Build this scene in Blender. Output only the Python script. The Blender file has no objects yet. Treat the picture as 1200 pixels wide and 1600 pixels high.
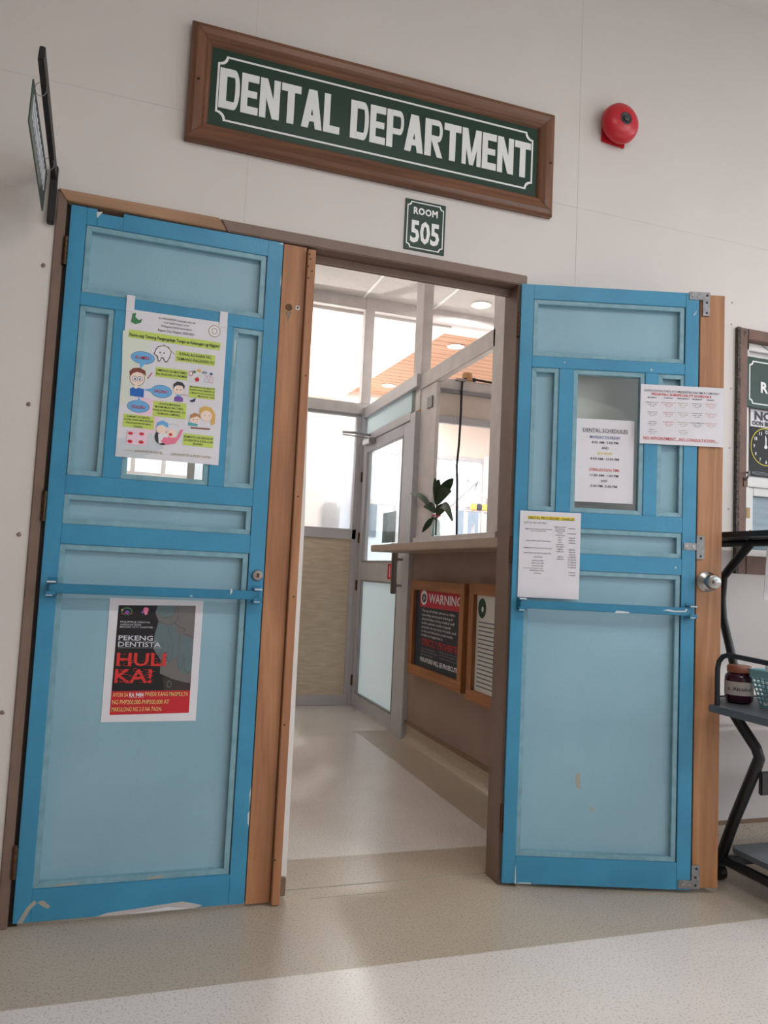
import bpy, bmesh, math, random
from mathutils import Matrix, Vector
random.seed(7)
PI = math.pi
scene = bpy.context.scene
COL = scene.collection

# ------------------------------------------------------------ camera, world, light, exposure
cam_d = bpy.data.cameras.new('camera'); cam = bpy.data.objects.new('camera', cam_d); COL.objects.link(cam)
yaw, pitch, roll = math.radians(18.2025), math.radians(4.4868), math.radians(2.7276)
_f = Vector((math.sin(yaw)*math.cos(pitch), math.cos(yaw)*math.cos(pitch), math.sin(pitch)))
_r = Vector((math.cos(yaw), -math.sin(yaw), 0)); _u = _r.cross(_f)
_r2 = _r*math.cos(roll)+_u*math.sin(roll); _u2 = -_r*math.sin(roll)+_u*math.cos(roll)
_m = Matrix((_r2, _u2, -_f)).transposed().to_4x4(); _m.translation = (0.24048, -2.41854, 1.04229)
cam.matrix_world = _m
cam_d.sensor_fit = 'HORIZONTAL'; cam_d.sensor_width = 36; cam_d.lens = 1193.05/1200*36
cam_d.clip_start = .05; cam_d.clip_end = 200
scene.camera = cam
scene.view_settings.view_transform = 'Standard'; scene.view_settings.look = 'None'
scene.view_settings.gamma = 1; scene.view_settings.use_curve_mapping = False
scene.view_settings.exposure = 0.0

SKY = 3.9
world = bpy.data.worlds.new('overcast_sky'); scene.world = world; world.use_nodes = True
bg = world.node_tree.nodes['Background']; bg.inputs['Color'].default_value = (.965, .975, 1.07, 1); bg.inputs['Strength'].default_value = SKY

def portal(name, c, sx, sy, direction):          # light portal in a modelled window opening
    l = bpy.data.lights.new(name, 'AREA'); l.shape = 'RECTANGLE'; l.size = sx; l.size_y = sy
    l.cycles.is_portal = True
    o = bpy.data.objects.new(name, l); COL.objects.link(o); o.location = c
    o.rotation_euler = Vector(direction).to_track_quat('-Z', 'Y').to_euler()
    return o
portal('daylight_corridor_windows', (4.2, -4.45, 2.1), 3.2, 2.2, (0, 1, 0))
portal('daylight_corridor_end', (5.95, -2.35, 2.05), 2.5, 3.5, (-1, 0, 0))
portal('daylight_surgery_window', (3.5, 6.45, 1.75), 2.0, 1.7, (0, -1, 0))
portal('daylight_store_window', (.65, 6.45, 1.8), 1.5, 1.7, (0, -1, 0))
portal('daylight_added_side', (5.15, 3.7, 1.85), 2.5, 5.2, (-1, 0, 0))  # portal of the added surgery side window

def lamp(name, loc, power, size, direction=(0, 0, -1), color=(1, .97, .92)):
    l = bpy.data.lights.new(name, 'AREA'); l.shape = 'DISK' if not isinstance(size, tuple) else 'RECTANGLE'
    if isinstance(size, tuple): l.size, l.size_y = size
    else: l.size = size
    l.energy = power; l.color = color
    o = bpy.data.objects.new(name, l); COL.objects.link(o); o.location = loc
    o.rotation_euler = Vector(direction).to_track_quat('-Z', 'Y').to_euler(); return o

# ------------------------------------------------------------ materials
def srgb(r, g, b):
    f = lambda c: ((c/255)/12.92 if c/255 <= .04045 else ((c/255+.055)/1.055)**2.4)
    return (f(r), f(g), f(b), 1)
MATS = {}
def mat(name, col, rough=.6, metal=0, vary=.06, scale=6, bump=0, bscale=60, spec=.5, stretch=None, col2=None, emit=0):
    m = bpy.data.materials.new(name); m.use_nodes = True; nt = m.node_tree; N = nt.nodes; L = nt.links
    p = N['Principled BSDF']; p.inputs['Roughness'].default_value = rough; p.inputs['Metallic'].default_value = metal
    p.inputs['Specular IOR Level'].default_value = spec
    tc = N.new('ShaderNodeTexCoord'); mp = N.new('ShaderNodeMapping'); L.new(tc.outputs['Object'], mp.inputs['Vector'])
    if stretch: mp.inputs['Scale'].default_value = stretch
    nz = N.new('ShaderNodeTexNoise'); nz.inputs['Scale'].default_value = scale; nz.inputs['Detail'].default_value = 5
    L.new(mp.outputs[0], nz.inputs['Vector'])
    rp = N.new('ShaderNodeValToRGB'); L.new(nz.outputs['Fac'], rp.inputs['Fac'])
    c1 = srgb(*col); c2 = srgb(*col2) if col2 else tuple(x*(1-vary*2) for x in c1[:3])+(1,)
    e = rp.color_ramp.elements; e[0].position = .32; e[1].position = .68
    e[0].color = c2; e[1].color = c1 if col2 else tuple(min(1, x*(1+vary)) for x in c1[:3])+(1,)
    L.new(rp.outputs[0], p.inputs['Base Color'])
    if bump:
        n2 = N.new('ShaderNodeTexNoise'); n2.inputs['Scale'].default_value = bscale; n2.inputs['Detail'].default_value = 3
        L.new(mp.outputs[0], n2.inputs['Vector'])
        b = N.new('ShaderNodeBump'); b.inputs['Strength'].default_value = bump; b.inputs['Distance'].default_value = .004
        L.new(n2.outputs['Fac'], b.inputs['Height']); L.new(b.outputs[0], p.inputs['Normal'])
    if emit:
        p.inputs['Emission Color'].default_value = c1; p.inputs['Emission Strength'].default_value = emit
    MATS[name] = m; return m
def wood(name, light, dark, axis='z', rough=.55, scale=1.0, contrast=.5, ring=True):
    m = bpy.data.materials.new(name); m.use_nodes = True; nt = m.node_tree; N = nt.nodes; L = nt.links
    p = N['Principled BSDF']; p.inputs['Roughness'].default_value = rough
    tc = N.new('ShaderNodeTexCoord'); mp = N.new('ShaderNodeMapping'); L.new(tc.outputs['Object'], mp.inputs['Vector'])
    k = {'x': (.06, 1, 1), 'y': (1, .06, 1), 'z': (1, 1, .06)}[axis]
    mp.inputs['Scale'].default_value = tuple(scale*v for v in k)
    n1 = N.new('ShaderNodeTexNoise'); n1.inputs['Scale'].default_value = 9; n1.inputs['Detail'].default_value = 2; n1.inputs['Distortion'].default_value = .6
    L.new(mp.outputs[0], n1.inputs['Vector'])
    mul = N.new('ShaderNodeMath'); mul.operation = 'MULTIPLY'; mul.inputs[1].default_value = 9 if ring else 1
    L.new(n1.outputs['Fac'], mul.inputs[0])
    fr = N.new('ShaderNodeMath'); fr.operation = 'PINGPONG'; fr.inputs[1].default_value = 1; L.new(mul.outputs[0], fr.inputs[0])
    n2 = N.new('ShaderNodeTexNoise'); n2.inputs['Scale'].default_value = 120; n2.inputs['Detail'].default_value = 4
    L.new(mp.outputs[0], n2.inputs['Vector'])
    ad = N.new('ShaderNodeMath'); ad.operation = 'MULTIPLY_ADD'; ad.inputs[1].default_value = contrast; ad.inputs[2].default_value = .1
    L.new(fr.outputs[0], ad.inputs[0])
    a2 = N.new('ShaderNodeMath'); a2.operation = 'MULTIPLY_ADD'; a2.inputs[1].default_value = .6; L.new(n2.outputs['Fac'], a2.inputs[0]); L.new(ad.outputs[0], a2.inputs[2])
    rp = N.new('ShaderNodeValToRGB'); L.new(a2.outputs[0], rp.inputs['Fac'])
    e = rp.color_ramp.elements; e[0].position = .15; e[1].position = .95; e[0].color = srgb(*dark); e[1].color = srgb(*light)
    L.new(rp.outputs[0], p.inputs['Base Color']); MATS[name] = m; return m
def speckle(name, col, dark, rough=.3):
    m = bpy.data.materials.new(name); m.use_nodes = True; nt = m.node_tree; N = nt.nodes; L = nt.links
    p = N['Principled BSDF']; p.inputs['Roughness'].default_value = rough
    tc = N.new('ShaderNodeTexCoord')
    n1 = N.new('ShaderNodeTexNoise'); n1.inputs['Scale'].default_value = 150; n1.inputs['Detail'].default_value = 3; L.new(tc.outputs['Object'], n1.inputs['Vector'])
    n2 = N.new('ShaderNodeTexNoise'); n2.inputs['Scale'].default_value = 2.5; n2.inputs['Detail'].default_value = 4; L.new(tc.outputs['Object'], n2.inputs['Vector'])
    rp = N.new('ShaderNodeValToRGB'); L.new(n1.outputs['Fac'], rp.inputs['Fac']); e = rp.color_ramp.elements
    e[0].position = .3; e[0].color = srgb(*dark); e[1].position = .47; e[1].color = srgb(*col)
    mx = N.new('ShaderNodeMixRGB'); mx.blend_type = 'MULTIPLY'; mx.inputs['Fac'].default_value = 1
    r2 = N.new('ShaderNodeValToRGB'); L.new(n2.outputs['Fac'], r2.inputs['Fac']); e = r2.color_ramp.elements
    e[0].position = .35; e[0].color = (.94, .935, .93, 1); e[1].position = .65; e[1].color = (1, 1, 1, 1)
    L.new(rp.outputs[0], mx.inputs[1]); L.new(r2.outputs[0], mx.inputs[2]); L.new(mx.outputs[0], p.inputs['Base Color'])
    rr = N.new('ShaderNodeMapRange'); rr.inputs['To Min'].default_value = rough-.01; rr.inputs['To Max'].default_value = rough+.02
    L.new(n2.outputs['Fac'], rr.inputs['Value']); L.new(rr.outputs[0], p.inputs['Roughness'])
    MATS[name] = m; return m
def clear_glass(name, tint=(.93, .96, .95), refl=.08):
    m = bpy.data.materials.new(name); m.use_nodes = True; nt = m.node_tree; N = nt.nodes; L = nt.links
    N.remove(N['Principled BSDF']); out = N['Material Output']
    t = N.new('ShaderNodeBsdfTransparent'); t.inputs['Color'].default_value = tint+(1,)
    g = N.new('ShaderNodeBsdfGlossy'); g.inputs['Roughness'].default_value = .02
    lw = N.new('ShaderNodeLayerWeight'); pw = N.new('ShaderNodeMath'); pw.operation = 'POWER'; pw.inputs[1].default_value = 4; L.new(lw.outputs['Facing'], pw.inputs[0])
    ma = N.new('ShaderNodeMath'); ma.operation = 'MULTIPLY_ADD'; ma.inputs[1].default_value = .7; ma.inputs[2].default_value = refl*.5; L.new(pw.outputs[0], ma.inputs[0])
    mx = N.new('ShaderNodeMixShader'); L.new(ma.outputs[0], mx.inputs['Fac']); L.new(t.outputs[0], mx.inputs[1]); L.new(g.outputs[0], mx.inputs[2])
    L.new(mx.outputs[0], out.inputs['Surface']); MATS[name] = m; return m
def frosted(name, tint, rough=.35, diff=.35):
    m = bpy.data.materials.new(name); m.use_nodes = True; nt = m.node_tree; N = nt.nodes; L = nt.links
    N.remove(N['Principled BSDF']); out = N['Material Output']
    r = N.new('ShaderNodeBsdfRefraction'); r.inputs['Roughness'].default_value = rough; r.inputs['IOR'].default_value = 1.3; r.inputs['Color'].default_value = tint+(1,)
    t = N.new('ShaderNodeBsdfTranslucent'); t.inputs['Color'].default_value = tint+(1,)
    d = N.new('ShaderNodeBsdfDiffuse'); d.inputs['Color'].default_value = tint+(1,)
    nz = N.new('ShaderNodeTexNoise'); nz.inputs['Scale'].default_value = 300
    b = N.new('ShaderNodeBump'); b.inputs['Strength'].default_value = .05; L.new(nz.outputs['Fac'], b.inputs['Height']); L.new(b.outputs[0], r.inputs['Normal'])
    m1 = N.new('ShaderNodeMixShader'); m1.inputs['Fac'].default_value = .35; L.new(t.outputs[0], m1.inputs[1]); L.new(d.outputs[0], m1.inputs[2])
    m2 = N.new('ShaderNodeMixShader'); m2.inputs['Fac'].default_value = diff; L.new(r.outputs[0], m2.inputs[1]); L.new(m1.outputs[0], m2.inputs[2])
    L.new(m2.outputs[0], out.inputs['Surface']); MATS[name] = m; return m

mat('wall_paint', (217, 210, 205), .55, vary=.02, scale=1.5, bump=.08, bscale=120)
mat('ceiling_paint', (222, 220, 216), .8, vary=.02, scale=2)
mat('room_paint', (228, 214, 204), .7, vary=.02, scale=2)
mat('tan_wall', (158, 136, 122), .75, vary=.05, scale=4, bump=.2, bscale=80)
mat('wallpaper', (226, 208, 184), .75, scale=8, stretch=(1, 1, 6), col2=(204, 186, 160), bump=.2, bscale=80)
speckle('floor_light', (236, 228, 222), (200, 190, 180), .24)
speckle('floor_tan', (196, 182, 165), (150, 136, 118), .28)
mat('trim_brown', (140, 112, 92), .5, vary=.08)
mat('frame_taupe', (126, 104, 92), .45, vary=.06, scale=10, bump=.15, bscale=40)
mat('frame_dark', (40, 33, 30), .7)
wood('raw_header', (176, 138, 108), (138, 104, 80), 'x', .6)
mat('blue_stile', (66, 150, 188), .38, vary=.05, scale=5, bump=.12, bscale=90, col2=(58, 136, 174))
mat('blue_panel', (146, 184, 200), .42, vary=.04, scale=3, bump=.1, bscale=200, col2=(136, 174, 190))
mat('blue_bead', (134, 176, 190), .4, vary=.06, scale=30, col2=(116, 158, 172))
mat('blue_bar', (46, 128, 164), .35, vary=.05, scale=14)
mat('chip_white', (206, 214, 216), .6)
mat('chip_tan', (172, 168, 156), .7)
wood('door_strip', (190, 136, 96), (140, 90, 58), 'z', .5, 1.0, .4)
wood('door_strip_open', (184, 132, 90), (146, 98, 64), 'z', .42, 1.3, .5)
wood('astragal_wood', (186, 132, 92), (148, 98, 66), 'z', .5, 1.5, .4)
wood('sign_wood', (124, 82, 56), (84, 54, 36), 'x', .3, 1.2, .5)
wood('sign_wood_end', (124, 82, 56), (84, 54, 36), 'z', .3, 1.2, .5)
wood('notice_wood', (178, 118, 74), (130, 80, 46), 'z', .5, 1.6, .5)
wood('notice_wood_rail', (178, 118, 74), (130, 80, 46), 'x', .5, 1.6, .5)
wood('plank_ceiling', (206, 160, 130), (186, 138, 110), 'x', .5, .6, .5)
wood('raw_end', (196, 140, 96), (160, 104, 66), 'y', .6)
mat('sign_green', (13, 52, 38), .35, vary=.04)
mat('sign_white', (232, 234, 230), .45, vary=.01)
mat('plate_green', (66, 86, 78), .25, vary=.05)
mat('black_wood', (34, 30, 30), .5)
mat('steel', (170, 168, 166), .28, metal=1, vary=.05)
mat('bracket_steel', (150, 150, 152), .5, metal=.6, vary=.12, scale=60)
mat('brass', (80, 62, 46), .45, metal=1, vary=.15, scale=80)
mat('hinge_dark', (96, 66, 46), .5, metal=.5, vary=.2, scale=80)
mat('bell_red', (196, 34, 48), .3, vary=.04, scale=8)
mat('bell_hub', (74, 72, 74), .45, metal=.5, vary=.2, scale=90)
mat('alu', (198, 196, 200), .42, vary=.03)
mat('alu_dark', (150, 148, 152), .4, metal=.2)
mat('timber_white', (220, 214, 212), .6, vary=.05, scale=10, bump=.2, bscale=60)
mat('soffit_white', (240, 236, 232), .8, vary=.01)
mat('tile_ceiling', (196, 192, 188), .9, vary=.02, scale=20, bump=.3, bscale=200)
mat('tbar', (235, 235, 232), .5)
mat('counter_top', (176, 156, 140), .4, vary=.05)
mat('lamp_glow', (255, 250, 240), .5, emit=9)
mat('black_cable', (18, 17, 18), .5)
mat('junction_orange', (202, 150, 104), .5, vary=.1, scale=40)
mat('tape_grey', (140, 142, 146), .5)
mat('leaf', (44, 70, 42), .4, vary=.2, scale=30)
mat('ribbon_red', (190, 40, 66), .5)
mat('dental_white', (200, 200, 206), .35, vary=.01)
mat('dental_amber', (238, 198, 112), .15)
mat('dental_grey', (74, 74, 84), .4)
mat('screw_metal', (150, 130, 124), .4, metal=.7)
mat('screw_painted', (190, 186, 178), .5)
mat('window_brown', (116, 82, 66), .5, vary=.1, scale=14, bump=.3, bscale=50)
mat('worn_edge', (92, 84, 80), .8, vary=.35, scale=90, bump=.5, bscale=120)
mat('sash_white', (228, 226, 224), .5, vary=.03)
mat('pane_blue', (132, 152, 164), .15, vary=.15, scale=6, stretch=(1, 1, 5))
mat('masking_tape', (190, 152, 100), .6, vary=.08)
mat('trolley_black', (30, 30, 33), .38)
mat('trolley_top', (92, 98, 104), .5, vary=.04)
mat('jar_plum', (52, 14, 34), .12)
mat('jar_lid', (142, 84, 62), .45, vary=.1)
mat('jar_label', (196, 186, 182), .6)
mat('basket_blue', (140, 196, 206), .4)
mat('bottle_blue', (30, 70, 130), .3)
mat('paper_plain', (226, 224, 230), .75, vary=.02)
mat('wall_joint', (206, 199, 194), .7)
mat('dust_grey', (196, 190, 190), .7)
mat('facade', (226, 226, 230), .8)
mat('facade_window', (120, 128, 138), .3)
mat('asphalt', (150, 150, 150), .9)
clear_glass('clear_glass'); clear_glass('bottle_glass', (.66, .74, .72), .3)
frosted('frosted_glass', (.93, .95, .97), .3, .35)
frosted('frosted_low', (.62, .68, .69), .45, .7)
FLAT = dict(ink=(58, 58, 66), ink_blue=(52, 78, 140), red=(206, 44, 58), gold_line=(150, 128, 72), paper=(232, 230, 236), lime=(198, 218, 104),
    sky=(108, 176, 226), leaf_green=(62, 130, 84), pale_green=(220, 226, 214), pale_pink=(238, 208, 224), pale_grey=(206, 212, 218), skin=(246, 222, 208),
    hair_brown=(128, 66, 52), hair_blond=(220, 176, 96), hair_tan=(188, 138, 92), blue=(40, 104, 190), red_line=(190, 60, 80), grey=(150, 152, 160),
    teal=(88, 176, 190), purple=(126, 84, 168), navy=(44, 48, 92), pink=(238, 128, 156), black=(20, 19, 22), red_panel=(196, 34, 44), sleeve=(112, 110, 108),
    handgrey=(98, 116, 120), trousers=(58, 48, 44), silver=(206, 206, 216), huli=(216, 52, 48), cream=(240, 204, 132), white=(240, 240, 240), yellow=(232, 200, 60),
    grey_ink=(96, 98, 116), rose=(206, 110, 120), rose2=(226, 150, 150), olive=(170, 172, 130), highlight=(246, 222, 60), warn_red=(190, 34, 60), warn_red2=(196, 44, 54),
    slate=(40, 50, 62), off_white=(222, 222, 216), clock_yellow=(236, 218, 70), deep_green=(24, 70, 48))
for k_, v_ in FLAT.items(): mat('print_'+k_, v_, .6, vary=.01)

# ------------------------------------------------------------ helpers
class MB:
    def __init__(s): s.v = []; s.f = []; s.mi = []
    def add(s, vs, fs, mi=0):
        n = len(s.v); s.v += [tuple(v) for v in vs]; s.f += [tuple(i+n for i in f) for f in fs]; s.mi += [mi]*len(fs); return s
    def box(s, x0, x1, y0, y1, z0, z1, mi=0):
        return s.add([(x0,y0,z0),(x1,y0,z0),(x1,y1,z0),(x0,y1,z0),(x0,y0,z1),(x1,y0,z1),(x1,y1,z1),(x0,y1,z1)],
                     [(0,3,2,1),(4,5,6,7),(0,1,5,4),(1,2,6,5),(2,3,7,6),(3,0,4,7)], mi)
    def prism_y(s, pts, y0, y1, mi=0):           # polygon in x,z extruded along y
        n = len(pts)
        ar = sum(pts[i][0]*pts[(i+1) % n][1]-pts[(i+1) % n][0]*pts[i][1] for i in range(n))
        if ar < 0: pts = pts[::-1]
        vs = [(x, y0, z) for x, z in pts]+[(x, y1, z) for x, z in pts]
        return s.add(vs, [tuple(range(n)), tuple(range(2*n-1, n-1, -1))]+[(i, i+n, (i+1) % n+n, (i+1) % n) for i in range(n)], mi)
    def prism_z(s, pts, z0, z1, mi=0):
        n = len(pts)
        ar = sum(pts[i][0]*pts[(i+1) % n][1]-pts[(i+1) % n][0]*pts[i][1] for i in range(n))
        if ar < 0: pts = pts[::-1]
        vs = [(x, y, z0) for x, y in pts]+[(x, y, z1) for x, y in pts]
        return s.add(vs, [tuple(range(n-1, -1, -1)), tuple(range(n, 2*n))]+[(i, (i+1) % n, (i+1) % n+n, i+n) for i in range(n)], mi)
    def tube(s, pts, r, n=10, flat=1.0, closed=False):
        pts = [Vector(p) for p in pts]; rings = []; base = len(s.v); up = Vector((0, 0, 1)); prev = None
        rs = r if isinstance(r, (list, tuple)) else [r]*len(pts)
        for i, p in enumerate(pts):
            a = pts[max(i-1, 0)]; b = pts[min(i+1, len(pts)-1)]; d = (b-a).normalized()
            if prev is None:
                x = d.cross(up) if abs(d.z) < .95 else d.cross(Vector((0, 1, 0)))
            else: x = prev-d*prev.dot(d)
            x.normalize(); prev = x; y = d.cross(x)
            for k in range(n):
                t = 2*PI*k/n; s.v.append(tuple(p+x*math.cos(t)*rs[i]+y*math.sin(t)*rs[i]*flat))
        for i in range(len(pts)-1):
            for k in range(n):
                a = base+i*n+k; b = base+i*n+(k+1) % n; s.f.append((a, b, b+n, a+n)); s.mi.append(0)
        s.f.append(tuple(base+k for k in range(n-1, -1, -1))); s.f.append(tuple(base+(len(pts)-1)*n+k for k in range(n))); s.mi += [0, 0]
        return s
    def lathe(s, prof, axis='z', c=(0, 0, 0), n=28, mi=0):  # profile (radius, height)
        base = len(s.v)
        for r, h in prof:
            for k in range(n):
                t = 2*PI*k/n; a, b = r*math.cos(t), r*math.sin(t)
                q = (a, b, h) if axis == 'z' else ((a, -h, b) if axis == '-y' else (-h, a, b))
                s.v.append((q[0]+c[0], q[1]+c[1], q[2]+c[2]))
        for i in range(len(prof)-1):
            for k in range(n):
                a = base+i*n+k; b = base+i*n+(k+1) % n; s.f.append((a, b, b+n, a+n)); s.mi.append(mi)
        s.f.append(tuple(base+k for k in range(n))); s.f.append(tuple(base+(len(prof)-1)*n+k for k in range(n))); s.mi += [mi, mi]
        return s
    def build(s, name, mats, parent=None, bevel=0, smooth=False, loc=None):
        me = bpy.data.meshes.new(name); me.from_pydata(s.v, [], s.f); me.update()
        ms = mats if isinstance(mats, (list, tuple)) else [mats]
        for m in ms: me.materials.append(MATS[m])
        for p, i in zip(me.polygons, s.mi): p.material_index = i
        bm = bmesh.new(); bm.from_mesh(me); bmesh.ops.recalc_face_normals(bm, faces=bm.faces)
        if bevel:
            es = [e for e in bm.edges if len(e.link_faces) == 2 and e.calc_face_angle(0) > .6]
            bmesh.ops.bevel(bm, geom=es, offset=bevel, segments=2, affect='EDGES', clamp_overlap=True)
        if smooth:
            for f in bm.faces: f.smooth = True
        bm.to_mesh(me); bm.free()
        if smooth and hasattr(me, 'set_sharp_from_angle'): me.set_sharp_from_angle(angle=math.radians(40))
        o = bpy.data.objects.new(name, me); COL.objects.link(o)
        if parent: o.parent = parent
        if loc: o.location = loc
        return o
def tag(o, label, cat, group=None, kind=None):
    o['label'] = label; o['category'] = cat
    if group: o['group'] = group
    if kind: o['kind'] = kind
    return o
def thing(name, label, cat, loc=(0, 0, 0), rz=0, group=None, kind=None):
    o = bpy.data.objects.new(name, None); COL.objects.link(o); o.empty_display_size = .1
    o.location = loc; o.rotation_euler = (0, 0, rz); return tag(o, label, cat, group, kind)
def B(*a, **k): return MB().box(*a, **k)

_tc = {}
def text2d(body, weight):
    k = (body, weight)
    if k in _tc: return _tc[k]
    cu = bpy.data.curves.new('txt', 'FONT'); cu.body = body; cu.size = 1; cu.resolution_u = 2; cu.fill_mode = 'BOTH'
    cu.offset = {0: -.004, 1: .004, 2: .018, 3: .03, 4: .04, 5: .05, 6: .045}[weight]
    if weight >= 4: cu.space_character = 1.08
    o = bpy.data.objects.new('txt', cu); COL.objects.link(o)
    dg = bpy.context.evaluated_depsgraph_get(); me = bpy.data.meshes.new_from_object(o.evaluated_get(dg))
    vs = [(v.co.x, v.co.y) for v in me.vertices]; fs = [tuple(p.vertices) for p in me.polygons]
    bpy.data.objects.remove(o); bpy.data.curves.remove(cu); bpy.data.meshes.remove(me)
    _tc[k] = (vs, fs); return _tc[k]

class Flat:                                       # printed marks on a sheet, local x right, z up, front faces -y
    def __init__(s, y=-.0008, step=.00012): s.g = {}; s.y = y; s.step = step; s.n = 0
    def _mb(s, part, col):
        return s.g.setdefault((part, col), MB())
    def poly(s, pts, col, part='illustration'):
        s.n += 1; y = s.y-s.n*.00001
        n = len(pts); ar = sum(pts[i][0]*pts[(i+1) % n][1]-pts[(i+1) % n][0]*pts[i][1] for i in range(n))
        if ar < 0: pts = pts[::-1]
        s._mb(part, col).add([(x, y, z) for x, z in pts], [tuple(range(n))])
    def rect(s, x0, x1, z0, z1, col, part='illustration'): s.poly([(x0, z0), (x1, z0), (x1, z1), (x0, z1)], col, part)
    def ell(s, cx, cz, rx, rz, col, part='illustration', n=20):
        s.poly([(cx+rx*math.cos(2*PI*k/n), cz+rz*math.sin(2*PI*k/n)) for k in range(n)], col, part)
    def line(s, pts, w, col, part='illustration'):
        for (a, b), (c, d) in zip(pts, pts[1:]):
            l = math.hypot(c-a, d-b) or 1; nx, nz = -(d-b)/l*w/2, (c-a)/l*w/2
            s.poly([(a-nx, b-nz), (c-nx, d-nz), (c+nx, d+nz), (a+nx, b+nz)], col, part)
    def text(s, t, x0, x1, z, h, col, w=1, part='lettering', y=None):
        vs, fs = text2d(t, w)
        xs = [v[0] for v in vs]; a, b = min(xs), max(xs); kx = (x1-x0)/(b-a); kz = h/.73
        yy = s.y-.0014 if y is None else y
        s._mb(part, col).add([(x0+(v[0]-a)*kx, yy, z+v[1]*kz) for v in vs], fs)
    def spec(s, items):
        for it in items:
            if it[0] == 'T': s.text(it[1], it[2], it[3], it[4], it[5], it[6], it[7])
            elif it[0] == 'P': s.poly(it[3], it[1], {'band': 'header_band', 'tint': 'background_print', 'panel': 'background_print'}.get(it[2], 'illustration'))
            elif it[0] == 'E': s.ell(it[1], it[2], it[3], it[4], it[5])
            elif it[0] == 'L': s.line(it[3], it[2], it[1], 'ruled_line' if it[1] != 'ink' or len(it[3]) == 2 else 'illustration')
    def build(s, parent):
        parts = {}
        for (part, col), mb in s.g.items(): parts.setdefault(part, []).append((col, mb))
        for part, l in parts.items():
            out = MB()
            for i, (col, mb) in enumerate(l): out.add(mb.v, mb.f, i)
            me = bpy.data.meshes.new(part); me.from_pydata(out.v, [], out.f); me.update()
            for col, _ in l: me.materials.append(MATS['print_'+col])
            for p, i in zip(me.polygons, out.mi): p.material_index = i
            o = bpy.data.objects.new(part, me); COL.objects.link(o); o.parent = parent
LX, LY, LA = 1.5106, -.02, -.2973               # hinge of the open leaf and its swing
def on_leaf(w, z, off=.002):                    # a point on the open leaf's face
    return (LX+w*math.cos(LA)+off*math.sin(LA), LY+w*math.sin(LA)-off*math.cos(LA), z)
def paper(pts_or_size, parent, name='sheet', m='paper_plain', curl=.0, th=.0006):
    w, h = pts_or_size; mb = MB(); n = 8; vs = []; fs = []
    for side in (0, 1):
        for j in range(n+1):
            for i in range(n+1):
                u, v = i/n, j/n
                vs.append((u*w, (0 if side else -th)-curl*((abs(u-.5)*2)**4*(1-v)+.25*math.sin(u*9+v*4)*(.2 if v > .9 else .5)*0), v*h))
    K = (n+1)**2
    for j in range(n):
        for i in range(n):
            a = j*(n+1)+i; fs += [(a, a+1, a+n+2, a+n+1), (K+a, K+a+n+1, K+a+n+2, K+a+1)]
    rim = [i for i in range(n+1)]+[j*(n+1)+n for j in range(1, n+1)]+[n*(n+1)+i for i in range(n-1, -1, -1)]+[j*(n+1) for j in range(n-1, 0, -1)]
    for a, b in zip(rim, rim[1:]+rim[:1]): fs.append((a, a+K, b+K, b))
    mb.add(vs, fs); return mb.build(name, m, parent)

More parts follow.
